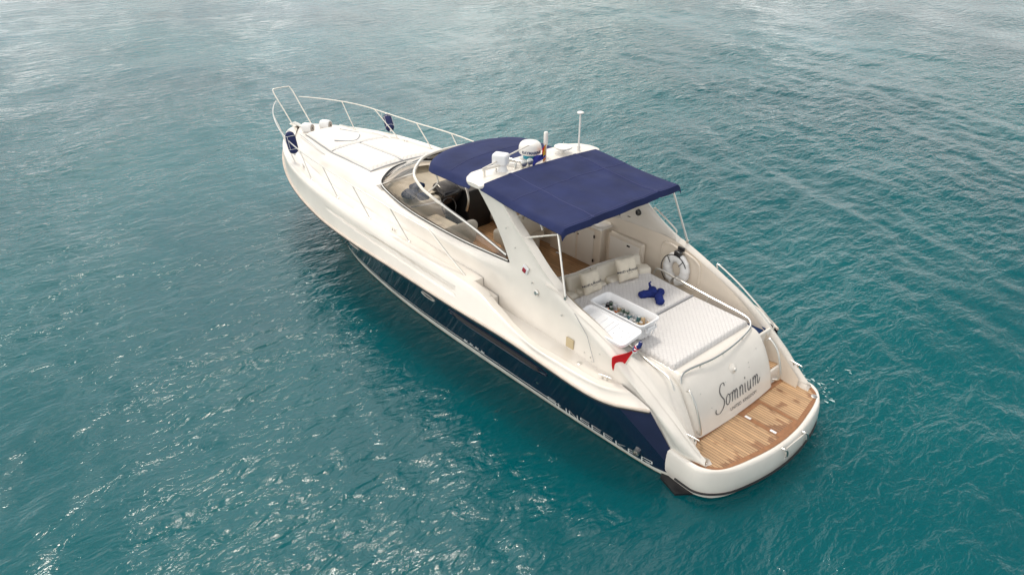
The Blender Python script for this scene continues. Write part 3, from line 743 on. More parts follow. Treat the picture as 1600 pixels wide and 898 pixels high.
# starboard passage: steps down to the platform
b = B(); b.box((.29, -1.245, .615), (.46, .49, .25), bev=.02); P_(b, 'passage_step', 'gel2')
b = B(); b.box((.295, -1.245, .748), (.40, .42, .016), bev=.004); P_(b, 'step_tread', 'teak')
b = B(); b.box((1.30, -1.245, .84), (1.78, .49, .68), bev=.02); P_(b, 'passage_step', 'gel2')
b = B(); b.box((1.08, -1.205, 1.19), (1.22, .36, .02), bev=.006); P_(b, 'passage_mat', 'mat')
b = B(); b.box((.425, -1.21, 1.19), (.045, .42, .06), bev=.015); P_(b, 'passage_gate', 'gel2')
b = B(); b.box((.41, -1.20, 1.02), (.02, .06, .09), bev=.006); P_(b, 'gate_latch', 'dark')

# ---- aft sunpads
def pad(x0, x1, y0, y1, z0, z1, h, nm):
    b = B(); nx, ny = 22, 30
    def pt(u, v):
        x = x0+(x1-x0)*u; y = y0+(y1-y0)*v; e = min(min(u, 1-u)*(x1-x0), min(v, 1-v)*(y1-y0)); return (x, y, z0+(z1-z0)*u+h*min(1, e/.03)**.4+.008*math.sin(math.pi*u)*math.sin(math.pi*v))
    us = [0, .008, .02, .04]+list(np.linspace(.07, .93, nx))+[.96, .98, .992, 1]
    top = [[pt(u, v) for v in us] for u in us]; b.grid(top)
    ring = [top[0][j] for j in range(len(us))]+[top[i][-1] for i in range(1, len(us))]+[top[-1][j] for j in range(len(us)-2, -1, -1)]+[top[i][0] for i in range(len(us)-2, 0, -1)]
    b.grid([ring, [(p[0], p[1], p[2]-.04) for p in ring]], closed_v=True)
    return P_(b, nm, 'quilt')
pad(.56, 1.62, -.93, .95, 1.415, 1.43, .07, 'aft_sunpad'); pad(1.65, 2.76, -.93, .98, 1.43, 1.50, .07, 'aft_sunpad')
b = B(); b.box((1.635, 0, 1.47), (.022, 1.86, .05)); P_(b, 'sunpad_seam', 'grey')
# rail around the sunpad
railp = smooth_path([(2.55, -1.03, 1.50), (2.48, -1.03, 1.62), (2.2, -1.03, 1.60), (1.4, -1.03, 1.53), (.75, -1.02, 1.49), (.53, -.94, 1.47), (.43, -.72, 1.44), (.36, -.2, 1.42), (.35, .3, 1.42), (.41, .80, 1.43), (.40, .98, 1.40), (.36, 1.03, 1.31)], 6)
b = B(); b.tube([tuple(p) for p in railp], .017, 8)
for q in ((1.4, -1.03, 1.53), (.40, -.55, 1.42), (.36, .0, 1.42), (.38, .55, 1.42)): b.tube([q, (q[0]+.03, q[1], q[2]-.12)], .013, 6)
P_(b, 'sunpad_rail', 'steel')
b = B(); b.tube([tuple(p) for p in smooth_path([(1.4, 1.06, 1.53), (.80, 1.13, 1.45), (.60, 1.13, 1.42), (.44, 1.17, 1.38), (.34, 1.20, 1.28)], 6)], .015, 8); P_(b, 'sunpad_rail', 'steel')
for s in (1, -1):   # transom grab rails
    b = B(); b.tube([tuple(p) for p in smooth_path([(.24, 1.03*s, 1.24), (.18, 1.04*s, 1.27), (.04, 1.06*s, 1.10), (-.07, 1.05*s, .80), (-.08, 1.03*s, .66), (0, .99*s, .63)], 6)], .017, 8); P_(b, 'transom_grab_rail', 'steel')

# transom face placement helper (u to starboard, v up the face)
FP = chaikin([(-.03, .50), (.03, .78), (.16, 1.10), (.34, 1.36), (.52, 1.41)], 3); FX = [p[0] for p in FP]; FZ = [p[1] for p in FP]
def face(y, z, off=.006):
    e = abs(y)/1.02; x = float(np.interp(z, FZ[:-3], FX[:-3])); return (x-.05*(1-e**2)*max(0, 1.3-z)*1.2-off, y, z-off*.3)
b = B()   # oval latch recess with ball
b.lathe([(.0, .030), (.03, .026), (.045, .01), (.062, .002), (.075, 0), (.085, -.01)], face(-.05, 1.17, .012), 24, axis=(-.9, 0, .45)); o = P_(b, 'transom_light_housing', 'gel2')
b = B(); b.lathe([(.0, .045), (.022, .04), (.03, .02), (.03, 0)], face(-.05, 1.165, .02), 16, axis=(-.9, 0, .45)); o2 = b.out('transom_light', 'steel'); local(o2, Y)
b = B()
for (yy, zz) in ((.78, 1.12), (.62, .86), (-.42, 1.06), (-.72, 1.22), (.2, 1.07), (-.44, 1.12)):
    b = B(); b.lathe([(.009, -.004), (.009, .004), (.0, .005)], face(yy, zz, .004), 8, axis=(-.9, 0, .4)); P_(b, 'deck_stud', 'steel')
# yacht name in script, drawn as pen strokes
SCR = [
 [(-.55, .20), (-.62, .0), (-.45, -.22), (-.05, -.28), (.40, .05), (.52, .55), (.18, 1.0), (.02, 1.42), (.25, 1.82), (.62, 1.86), (.70, 1.60)],
 [(1.02, .82), (.80, .60), (.80, .18), (1.02, .02), (1.26, .28), (1.26, .70), (1.02, .84), (1.30, .72), (1.52, .80)],
 [(1.60, .84), (1.62, .4), (1.60, .0)], [(1.62, .5), (1.80, .84), (1.96, .66), (1.95, .0)], [(1.97, .5), (2.15, .84), (2.31, .66), (2.30, .10), (2.44, .04)],
 [(2.68, .84), (2.70, .4), (2.68, .0)], [(2.70, .5), (2.90, .84), (3.08, .66), (3.07, .10), (3.22, .04)],
 [(3.44, .84), (3.44, .4), (3.46, .10), (3.60, .04)], [(3.46, 1.12), (3.48, 1.20), (3.50, 1.28)],
 [(3.84, .84), (3.84, .22), (4.02, .0), (4.20, .30), (4.24, .84)], [(4.24, .84), (4.24, .12), (4.38, .04)],
 [(4.62, .84), (4.64, .4), (4.62, .0)], [(4.64, .5), (4.82, .84), (4.98, .66), (4.97, .0)], [(4.99, .5), (5.17, .84), (5.33, .66), (5.32, .10), (5.50, .08), (5.70, .45)]]
def scr_map(u, v):
    uu = u+.22*v; y = .545-(uu+.55)*.184; return face(y, .765+v*.170, .008)
b = B(); strokes(b, SCR, .085, scr_map, 6, taper=True); P_(b, 'name_lettering', 'ink', label='dark script lettering Somnium on the transom', smooth=False)
for word_, dy_ in (('UNITED', -.190), ('KINGDOM', .150)):
    V, F = text_mesh(word_, .072); b = B(); b.add([face(-.13-(v[0]+dy_)*1.1, .665+v[1], .006) for v in V], F); P_(b, 'port_lettering', 'ink', smooth=False, label='small grey lettering '+word_+' under the yacht name')

# ---- bathing platform
def plat_outline(inset=0, n=10):
    P = [(.12, 1.50-inset), (-.22, 1.53-inset), (-.42, 1.52-inset), (-.60, 1.40-inset), (-.76+inset*.7, 1.15-inset*.7), (-.87+inset, .75-inset*.3), (-.93+inset, .35), (-.95+inset, 0)]
    P = [(p[0], p[1]) for p in P]; h = [tuple(q[:2]) for q in smooth_path([(x, y, 0) for x, y in P], n)]
    return h+[(x, -y) for x, y in h[::-1][1:]]
b = B(); rows = []
for (ins, z) in ((.05, .03), (.03, .09), (.0, .16), (-.015, .28), (-.01, .42), (.005, .49), (.02, .525), (.045, .538), (.075, .532), (.085, .515)):
    rows.append([(x, y, z) for x, y in plat_outline(ins)])
b.grid(rows); t = rows[-1]; b.add(t, [tuple(range(len(t)))]); P_(b, 'bathing_platform', 'gel2', sharp=60)
b = B(); b.tube([(x, y, .125) for x, y in plat_outline(-.004)[6:-6]], .016, 8); P_(b, 'platform_fender_strip', 'black')
b = B(); rows = [[(x, y, z) for x, y in plat_outline(i_)] for i_, z in ((.14, -.2), (.10, .04), (.04, .10))]; b.grid(rows); P_(b, 'platform_underside', 'band')
o1, o2_ = plat_outline(.088), plat_outline(.16)
def clipx(P, m_): return [(min(x, m_), y) for x, y in P]
b = B(); b.grid([[(x, y, .523) for x, y in clipx(o1, .02)], [(x, y, .523) for x, y in clipx(o2_, .02)]])
b.add([(.02, 1.36, .5235), (.02, -1.36, .5235), (-.07, -1.36, .5235), (-.07, 1.36, .5235)], [(0, 1, 2, 3)])
for (xa, xb, ya, yb) in ((-.72, -.07, -.02, .06), (-.72, -.07, -.50, -.43), (-.79, -.72, -.50, .06), (-.16, -.07, -.43, -.02)):
    b.add([(xa, ya, .5245), (xb, ya, .5245), (xb, yb, .5245), (xa, yb, .5245)], [(0, 1, 2, 3)])
P_(b, 'platform_teak_border', 'teakborder', smooth=False)
b = B(); t = [(x, y, .5205) for x, y in clipx(o2_, -.02)]; b.add(t, [tuple(range(len(t)))]); P_(b, 'platform_teak', 'teak', smooth=False)
for (x, y) in ((-.23, .02), (-.66, .02)):
    b = B(); b.box((x, y, .530), (.10, .042, .012), bev=.004); P_(b, 'hatch_hinge', 'plastic')
b = B(); b.lathe([(.05, -.01), (.05, .004), (.035, .008), (0, .006)], (-.62, -1.22, .53), 20); P_(b, 'deck_filler_cap', 'steel')
for y in (.16, -.40):   # ladder grab handles on the platform face
    b = B(); b.tube([tuple(p) for p in smooth_path([(-.93, y+.06, .50), (-.985, y+.05, .50), (-.995, y, .44), (-.985, y-.04, .34), (-.95, y-.05, .30)], 5)], .014, 8); P_(b, 'ladder_handle', 'steel')
b = B(); b.box((-.955, -.12, .36), (.02, .50, .22), bev=.008); P_(b, 'ladder_locker_lid', 'gel2')
b = B(); b.prism([(.22, 1.40), (.14, 1.56), (-.22, 1.68), (-.42, 1.42), (-.30, 1.2)], -.12, .035); P_(b, 'trim_tab', 'black')

# cleats, fillers, lights on deck
def cleat(p, yaw, nm='cleat'):
    b = B(); R = rotm(yaw); P = Vector(p); f = lambda x, y, z: tuple(P+R @ Vector((x, y, z)))
    b.tube([f(-.11, 0, .045), f(-.08, 0, .05), (f(.08, 0, .05)), f(.11, 0, .045)], .009, 8)
    for sx in (-.04, .04): b.tube([f(sx, 0, 0), f(sx, 0, .05)], .013, 8)
    return P_(b, nm, 'steel')
for s in (1, -1):
    cleat((6.70, 1.62*s, 1.665), 0); cleat((10.6, 1.38*s, 1.76), -.25*s); cleat((-.16, 1.36*s, .80), .1*s)
cleat((1.22, 1.68, 1.235), .25); b = B(); b.lathe([(.05, -.004), (.05, .006), (.032, .012), (0, .010)], (1.72, 1.70, 1.262), 20); P_(b, 'fuel_filler_cap', 'steel')
b = B()
for (x, y, z) in ((1.75, 1.56, 1.38), (1.62, 1.57, 1.36), (1.45, 1.56, 1.50), (2.25, 1.57, 1.80), (3.0, 1.49, 2.02), (3.45, 1.45, 2.45), (3.7, 1.42, 2.7)):
    b = B(); b.lathe([(.012, -.01), (.012, .008), (0, .01)], (x, y+.005, z), 10, axis=(0, 1, .1)); P_(b, 'snap_stud', 'steel')
b = B(); b.box((3.18, 1.475, 2.18), (.13, .03, .13), rotm(0, -.35), bev=.01); o = P_(b, 'side_light', 'plastic')
b = B(); b.box((3.19, 1.495, 2.17), (.075, .02, .075), rotm(0, -.35), bev=.006); o2 = b.out('side_light_lens', 'redl'); o2.parent = o
b = B(); b.lathe([(.05, 0), (.05, .012), (.03, .03), (0, .03)], (2.88, 1.505, 1.90), 20, axis=(0, 1, .1)); P_(b, 'shore_socket', 'steel')
b = B(); b.box((2.05, 1.575, 1.40), (.16, .02, .17), rotm(0, .0), bev=.01); P_(b, 'step_pad', 'tan')
b = B(); b.tube([tuple(p) for p in smooth_path([(3.30, 1.30, 2.20), (3.16, 1.25, 2.22), (2.78, 1.28, 1.98), (2.74, 1.34, 1.92)], 5)], .016, 8); P_(b, 'arch_grab_rail', 'steel')
b = B(); b.tube([tuple(p) for p in [(2.02, 1.54, 1.93), (1.70, 1.585, 1.70), (1.52, 1.60, 1.34), (1.58, 1.60, 1.32)]], .004, 6); P_(b, 'locker_seam', 'grey')
for s in (-1,):  # starboard coaming rails
    for pts in ([(3.0, -1.47, 2.42), (2.97, -1.46, 2.47), (2.55, -1.49, 2.23), (2.50, -1.49, 2.14)], [(1.62, -1.53, 1.80), (1.60, -1.53, 1.87), (1.2, -1.53, 1.70), (.88, -1.52, 1.53), (.60, -1.51, 1.37), (.42, -1.50, 1.24), (.40, -1.49, 1.16)]):
        b = B(); b.tube([tuple(p) for p in smooth_path(pts, 5)], .014, 8); P_(b, 'coaming_rail', 'steel')
b = B(); b.lathe([(.05, 0), (.06, .01), (.06, .03), (.035, .035), (.03, .02), (0, .02)], (3.22, -1.31, 2.36), 20, axis=(0, 1, .2)); P_(b, 'cockpit_speaker', 'dark')
b = B(); b.prism([(-.16, -.05), (.14, -.09), (.10, .02)], -.01, .01, f=lambda x, z, t: (3.55+x, -1.32+t, 2.25+z)); P_(b, 'quarter_window', 'dark')
# hull details
def on_hull(x, z, off=.006): p = hull_at(x, z); return (x, p[1]+off, z)
for (x, z, L_, H_) in ((7.98, .90, .21, .060), (5.22, .98, .20, .065)):
    for s in (1, -1):
        b = B(); mk = lambda k, sc, off: (lambda a: tuple(np.array(on_hull(x+L_*sc*math.copysign(abs(math.cos(a))**.8, math.cos(a)), z+H_*sc*math.sin(a), off))*np.array((1, s, 1))))(2*math.pi*k/32)
        b.grid([[mk(k, 1.0, .0) for k in range(32)], [mk(k, 1.0, .014) for k in range(32)], [mk(k, .80, .016) for k in range(32)], [mk(k, .76, .004) for k in range(32)]], closed_v=True); o = P_(b, 'porthole', 'whitetube')
        b = B(); r = [mk(k, .78, .006) for k in range(32)]; b.add(r, [tuple(range(32))]); g_ = b.out('porthole_pane', 'dark'); g_.parent = o
for s in (1, -1):
    b = B(); ring = []; xc, L_ = 3.42, 1.22   # recessed air intake panel
    def mk2(k, sc, off):
        a = 2*math.pi*k/64; x = xc+(L_-.11*(1-sc)*6*.0)*math.copysign(abs(math.cos(a))**.45, math.cos(a))*(1-(1-sc)*.10); z = .90+.035*(x-xc)+.115*sc*math.copysign(abs(math.sin(a))**.8, math.sin(a)); q = on_hull(x, z, off); return (q[0], q[1]*s, q[2])
    b.grid([[mk2(k, 1, .001) for k in range(64)], [mk2(k, .97, .014) for k in range(64)], [mk2(k, .86, .014) for k in range(64)], [mk2(k, .80, .003) for k in range(64)]], closed_v=True); o = P_(b, 'air_intake_surround', 'navy')
    b = B()
    for zz in (-.05, -.015, .02, .055): b.tube([tuple(np.array(on_hull(x, .90+.035*(x-xc)+zz, .010))*np.array((1, s, 1))) for x in np.linspace(2.4, 4.45, 30)], .007, 6)
    g_ = b.out('intake_louvre', 'black'); g_.parent = o
    b = B(); q = hull_at(.56, .26); b.lathe([(.055, -.05), (.055, .05), (.040, .052), (.038, .0)], (q[0], q[1]*s, q[2]), 20, axis=(-.1, s, -.1)); P_(b, 'exhaust_outlet', 'steel')
# lettering along the boot top (both sides), block letters drawn with strokes
LET = {'S': [[(1, 1), (.08, 1), (.08, .52), (.92, .52), (.92, 0), (0, 0)]], 'U': [[(.06, 1), (.06, 0), (.94, 0), (.94, 1)]], 'N': [[(.06, 0), (.06, 1), (.94, 0), (.94, 1)]],
       'E': [[(1, 1), (.06, 1), (.06, 0), (1, 0)], [(.06, .5), (.9, .5)]], 'K': [[(.06, 0), (.06, 1)], [(.95, 1), (.2, .52), (.95, 0)]], 'R': [[(.06, 0), (.06, 1), (.94, 1), (.94, .52), (.06, .52)], [(.4, .52), (.95, 0)]]}
for s in (1, -1):
    b = B(); word = 'SUNSEEKER'; x0 = 2.46; cw = .243
    for i, ch in enumerate(word if s > 0 else word):
        def fm(u, v, i=i):
            xx = x0-(i*cw+u*.195) if s > 0 else x0-((8-i)*cw+(.195-u*.195)); z = .082+v*.118; q = on_hull(xx, z, .007); return (q[0]-.02*v, q[1]*s, q[2])
        for st in LET[ch]:
            for a_, c_2 in zip(st[:-1], st[1:]): 
                d = (c_2[0]-a_[0], c_2[1]-a_[1]); hor = abs(d[1]) < .1
                wv = .14 if hor else 0; wu = 0 if hor else .12
                q = [fm(a_[0]-wu/2, a_[1]-wv/2), fm(a_[0]+wu/2, a_[1]+wv/2), fm(c_2[0]+wu/2, c_2[1]+wv/2), fm(c_2[0]-wu/2, c_2[1]-wv/2)]
                b.add(q, [(0, 1, 2, 3)])
    P_(b, 'hull_lettering', 'stripe', label='white block lettering SUNSEEKER low on the navy hull', smooth=False)
    b = B()
    for i in range(4): 
        xx = 4.62-i*.16
        f4 = lambda u, v: (lambda q: (q[0], q[1]*s, q[2]))(on_hull(xx-u, .215+v, .006))
        b.add([f4(0, 0), f4(.10, 0), f4(.13, .055), f4(.09, .03), f4(.05, .06), f4(.03, .03)], [(0, 1, 2, 3, 4, 5)])
    P_(b, 'hull_emblem', 'stripe', smooth=False)
    b = B(); q = hull_at(3.0, .36); b.lathe([(.028, 0), (.028, .012), (0, .016)], (2.62, (q[1]+.005)*s, .40), 14, axis=(0, s, -.2)); P_(b, 'skin_fitting', 'steel')

# ---- bow rail
RAIL = [(4.45, 1.69, 1.64), (4.85, 1.71, 1.86), (5.35, 1.72, 2.13), (5.6, 1.73, 2.17), (6.6, 1.745, 2.20), (7.9, 1.74, 2.245), (9.15, 1.68, 2.27), (10.35, 1.55, 2.26), (11.4, 1.38, 2.30), (12.2, 1.16, 2.36), (12.9, .88, 2.38), (13.5, .56, 2.38), (13.85, .32, 2.38)]
def bowrail():
    p = [tuple(q) for q in smooth_path(RAIL, 6)]
    for s in (1, -1):
        b = B(); b.tube([(x, y*s, z) for x, y, z in p], .0135, 8); P_(b, 'bow_rail', 'whitetube' if s < 0 else 'steel')
    b = B(); b.tube([tuple(q) for q in smooth_path([(13.12, .24, 1.78), (13.6, .245, 2.16), (14.10, .25, 2.55), (14.16, .15, 2.60), (14.18, 0, 2.60), (14.16, -.15, 2.60), (14.10, -.25, 2.55), (13.6, -.245, 2.16), (13.12, -.24, 1.78)], 4)], .0155, 8); P_(b, 'pulpit_rail', 'whitetube')
    for (top, base) in (((11.75, 1.28, 2.33), (10.95, 1.40, 1.77)), ((10.35, 1.55, 2.26), (9.85, 1.60, 1.755)), ((9.15, 1.68, 2.27), (8.67, 1.66, 1.725)), ((7.9, 1.74, 2.245), (7.4, 1.70, 1.705)), ((6.6, 1.745, 2.2), (6.1, 1.69, 1.675)), ((12.75, .94, 2.38), (12.2, .92, 1.79))):
        for s in (1, -1):
            b = B(); b.tube([(top[0], top[1]*s, top[2]), (base[0], base[1]*s, base[2]-.01)], .013, 8); b.lathe([(.03, -.01), (.03, .006), (.018, .012)], (base[0], base[1]*s, base[2]), 12); P_(b, 'stanchion', 'steel' if s > 0 else 'whitetube')
bowrail()
# anchor gear on the bow
b = B(); b.box((13.25, .05, 1.83), (.62, .10, .05), bev=.012); b.tube([(13.5, .05, 1.86), (12.9, .05, 1.86)], .018, 8); b.lathe([(.05, -.06), (.05, .06)], (12.85, .06, 1.90), 16, axis=(0, 1, 0)); P_(b, 'anchor_windlass', 'steel')
b = B(); b.box((13.48, .05, 1.80), (.3, .20, .035), bev=.012); P_(b, 'bow_roller_plate', 'gel')

# ---- equipment on the radar arch
RX, RY = 4.74, -.04
b = B(); b.lathe([(.185, 0), (.20, .02), (.203, .08), (.197, .13), (.18, .17), (.145, .20), (.08, .212), (0, .217)], (RX, RY, WZ+.09), 40); rad = P_(b, 'radome', 'radome')
b = B(); b.lathe([(.12, 0), (.12, .10)], (RX, RY, WZ-.01), 24); o = b.out('radome_foot', 'cyan'); o.parent = rad
V, F = text_mesh('RAYMARINE', .066, bold=.002); b = B()
def wrap(v):
    # lettering bent round the drum, facing aft-port
    a = math.radians(146)+v[0]/.203; return (RX+.207*math.cos(a), RY+.207*math.sin(a), WZ+.145+v[1])
b.add([wrap(v) for v in V], F); o = b.out('radome_lettering', 'ink2', smooth=False); o.parent = rad
b = B(); b.lathe([(.16, 0), (.10, .02), (.075, .05), (.07, .14)], (4.58, .74, WZ-.03), 24); sc_ = P_(b, 'searchlight', 'plastic')
b = B(); b.box((4.60, .76, WZ+.20), (.27, .20, .20), rotm(math.radians(28)), bev=.045, seg=4); o = b.out('searchlight_head', 'plastic'); o.parent = sc_
b = B(); b.tube([(4.50, .52, WZ-.03), (4.50, .52, WZ+.08), (4.50, .50, WZ+.10)], .02)
b.tube([(4.95, .58, WZ+.13), (4.50, .42, WZ+.09)], [.045, .018], 12); b.tube([(4.85, .48, WZ+.08), (4.44, .30, WZ+.06)], [.04, .018], 12); P_(b, 'signal_horn', 'steel')
for yy in (.26, .40):
    b = B(); b.tube([(4.45, yy, WZ-.02), (4.45, yy, WZ+.05)], .02, 10); b.lathe([(0, -.04), (.045, -.03), (.058, .0), (.058, .03), (.05, .035), (0, .03)], (4.43, yy, WZ+.085), 20, axis=(-1, .15, .1)); P_(b, 'deck_floodlight', 'steel')
b = B(); b.tube([(4.60, 1.12, WZ-.04), (4.60, 1.12, WZ+.12)], .02, 8); b.tube([(4.60, 1.16, WZ+.12), (4.58, .74, WZ+.21), (4.58, .14, WZ+.31)], .013, 8); b.tube([(4.60, 1.16, WZ+.10), (4.54, .70, WZ+.12)], .022, 8); P_(b, 'folded_staff', 'whitetube')
SX, SY = 4.62, -.30
b = B(); b.tube([(SX, SY, WZ-.02), (SX, SY, WZ+.24)], .016, 8); b.lathe([(.0, .45), (.032, .44), (.04, .42), (.04, .23), (.028, .20), (.02, .18)], (SX, SY, WZ), 18); P_(b, 'antenna_stub', 'radome')
b = B(); b.lathe([(.03, 0), (.03, .07), (.14, .10), (.165, .12), (.16, .14), (.09, .155), (0, .16)], (4.55, -.67, WZ-.02), 32); b.tube([(4.55, -.67, WZ+.12), (4.55, -.67, WZ+.20)], .004, 5); P_(b, 'satellite_disc_antenna', 'radome')
b = B(); b.tube([(4.48, -1.0, WZ-.04), (4.48, -1.0, WZ+.08)], .03, 10); b.tube([(4.48, -1.0, WZ+.05), (4.48, -1.0, WZ+.66)], .017, 8); b.lathe([(.03, 0), (.062, .02), (.062, .04), (.03, .055), (0, .056)], (4.48, -1.0, WZ+.65), 20); P_(b, 'whip_antenna', 'radome')
b = B()
for (x, y) in ((4.45, 1.20), (4.80, 1.15), (4.42, .80), (4.82, .35), (4.40, -.3), (4.42, -1.15), (4.78, -.55), (4.66, 1.30)): b = B(); b.lathe([(.014, -.04), (.014, .0), (0, .008)], (x, y, WZ-.02), 10); P_(b, 'arch_fitting', 'steel')
b = B(); b.tube([(4.60, .86, WZ-.04), (4.60, .86, WZ+.06)], .012, 8); P_(b, 'arch_fitting', 'steel')

# ---- cockpit furniture
liner_y = -1.27
b = B(); b.box((4.55, -1.22, 1.40), (1.35, .26, .98), bev=.03); cab = P_(b, 'wet_bar', 'liner')
b = B(); b.box((4.50, -1.16, 1.905), (1.45, .42, .05), bev=.02); o = b.out('worktop', 'gel2'); o.parent = cab
b = B(); b.lathe([(.17, 0), (.17, .02), (.15, .03), (.0, .03)], (3.92, -1.14, 1.935), 28); o = b.out('sink_lid', 'gel'); o.parent = cab
for (xd, wd) in ((4.25, .40), (4.72, .42)):
    b = B(); b.box((xd, -1.083, 1.40), (wd, .018, .72), bev=.008); o = b.out('cupboard_door', 'gel'); o.parent = cab
b = B()
for (x, z) in ((4.03, 1.66), (4.03, 1.16)): b.box((x, -1.07, z), (.03, .012, .06))
for x in (4.44, 4.54): b.lathe([(.014, 0), (.014, .014), (0, .016)], (x, -1.074, 1.58), 10, axis=(0, 1, 0))
o = b.out('door_fitting', 'dark'); o.parent = cab
b = B(); b.box((3.38, -1.235, 1.52), (.84, .10, .64), rotm(0), bev=.05, seg=4); lk = P_(b, 'side_locker', 'liner')
b = B(); b.box((3.38, -1.178, 1.53), (.70, .016, .46), bev=.01); o = b.out('locker_door', 'gel'); o.parent = lk
b = B(); b.box((3.28, -1.166, 1.71), (.07, .012, .03)); o = b.out('locker_latch', 'dark'); o.parent = lk
b = B()   # life-ring niche surround
ring = [(2.24+.42*math.copysign(abs(math.cos(a))**.45, math.cos(a)), 1.66+.30*math.copysign(abs(math.sin(a))**.45, math.sin(a))-.40*(.42*math.copysign(abs(math.cos(a))**.45, math.cos(a)))*-.5) for a in np.linspace(0, 2*math.pi, 48, endpoint=False)]
b.tube([(x, -1.33, z) for x, z in ring], .022, 8, closed=True); P_(b, 'niche_surround', 'liner')
b = B(); b.box((2.24, -1.315, 2.00), (.14, .03, .07), bev=.008); P_(b, 'ring_bracket', 'dark')
b = B(); b.box((1.85, -1.335, 1.36), (.13, .02, .10), bev=.02); b.lathe([(.035, 0), (.035, .02), (0, .025)], (1.55, -1.36, 1.30), 14, axis=(0, 1, 0)); P_(b, 'wall_fitting', 'dark')
b = B(); b.lathe([(.055, 0), (.06, .01), (.045, .015), (.03, .0)], (.93, -1.36, 1.30), 20, axis=(0, 1, .1)); b.tube([(1.0, -1.345, 1.31), (.86, -1.345, 1.28)], .02, 8); P_(b, 'fairlead', 'steel')
# aft cockpit sofa: backrest cushions towards the sunpad
def cushion(c, size, rot, nm='sofa_backrest', m='cush', bev=.06):
    b = B(); b.box(c, size, rot, bev=bev, seg=4); return P_(b, nm, m)
b = B(); b.tube([tuple(p) for p in smooth_path([(3.45, 1.28, 1.66), (3.30, .80, 1.66), (3.22, .30, 1.64), (3.16, -.25, 1.66), (2.98, -.80, 1.70), (2.90, -1.0, 1.68)], 6)], .055, 10); P_(b, 'sofa_edge_roll', 'gel2')
cushion((3.14, .92, 1.60), (.15, .56, .36), rotm(-.12, .30)); cushion((3.05, .35, 1.60), (.15, .54, .36), rotm(-.10, .30)); cushion((2.98, -.20, 1.61), (.15, .54, .36), rotm(-.12, .30)); cushion((2.88, -.72, 1.62), (.15, .48, .36), rotm(-.22, .30))
cushion((2.93, .90, 1.50), (.22, .62, .16), rotm(-.1), 'sofa_bolster'); cushion((2.86, .25, 1.51), (.20, .60, .16), rotm(-.1), 'sofa_bolster'); cushion((2.78, -.40, 1.53), (.20, .60, .16), rotm(-.1), 'sofa_bolster'); cushion((2.68, -.86, 1.56), (.22, .28, .18), rotm(-.4), 'sofa_bolster')
b = B(); b.box((3.42, .1, 1.10), (.42, 2.3, .44), bev=.06); b.box((3.0, 0, 1.15), (.35, 2.3, .75), bev=.03); P_(b, 'aft_sofa', 'cush')
b = B(); b.box((4.7, 1.02, 1.12), (2.3, .50, .50), bev=.06); b.box((4.7, 1.22, 1.55), (2.3, .16, .42), bev=.06); P_(b, 'port_settee', 'cush')
# forward cockpit: helm area
b = B(); b.box((5.55, -.55, 1.35), (.55, .95, .30), bev=.08, seg=4); b.box((5.25, -.55, 1.68), (.16, .95, .50), rotm(0, -.15), bev=.07, seg=4); b.box((5.5, -.55, 1.05), (.42, .7, .4), bev=.04); P_(b, 'helm_seat', 'cush')
b = B(); b.tube([tuple(p) for p in smooth_path([(5.2, -.30, 1.75), (5.12, -.30, 1.97), (5.14, -.55, 2.02), (5.12, -.80, 1.97), (5.2, -.80, 1.75)], 5)], .015, 8); P_(b, 'seat_grab_hoop', 'steel')
b = B()   # dashboard shelf filling the space under the glass
rows = []
for i in range(24, len(wb)):
    p = wb[i]; y0 = p[1]-.03; rows.append([(p[0]-.03, y0, p[2]-.03), (max(p[0]-.25, 6.2), y0-.05 if y0 > .1 else y0, 1.93), (7.25 if p[0] > 7.4 else p[0]-.2, y0*.92, 1.90)])
for s in (1, -1): b.grid([[(q[0], q[1]*s, q[2]) for q in r] for r in rows])
P_(b, 'dashboard_shelf', 'cush')
b = B(); b.box((7.45, .55, 1.52), (.75, .95, .66), bev=.07, seg=3); P_(b, 'dashboard_console', 'cush')
b = B(); b.box((7.22, -.05, 1.84), (.46, .52, .34), rotm(0, -.35), bev=.09, seg=4); P_(b, 'instrument_pod', 'dark')
b = B(); b.tube([tuple(p) for p in smooth_path([(7.65, -.30, 2.06), (7.25, -.34, 2.08), (6.95, -.32, 1.98), (6.80, -.28, 1.74), (6.82, -.24, 1.50)], 6)], .028, 10); P_(b, 'pod_hoop', 'steel')
b = B(); b.box((7.25, -.62, 1.40), (.8, .60, .98), bev=.03); P_(b, 'companionway', 'black')
b = B(); b.box((6.75, -1.08, 1.55), (1.2, .30, .95), bev=.08, seg=3); P_(b, 'bulkhead_panel', 'liner')
b = B(); b.tube([(6.93+.16*math.cos(a)*.35, .12+.17*math.sin(a), 1.66+.17*math.cos(a)) for a in np.linspace(0, 2*math.pi, 24, endpoint=False)], .014, 8, closed=True); P_(b, 'steering_wheel', 'dark')
b = B(); b.box((6.35, .78, 1.42), (1.2, .75, .40), bev=.10, seg=4); b.box((5.72, .80, 1.66), (.20, .75, .5), rotm(0, -.25), bev=.09, seg=4); P_(b, 'companion_lounger', 'cush')

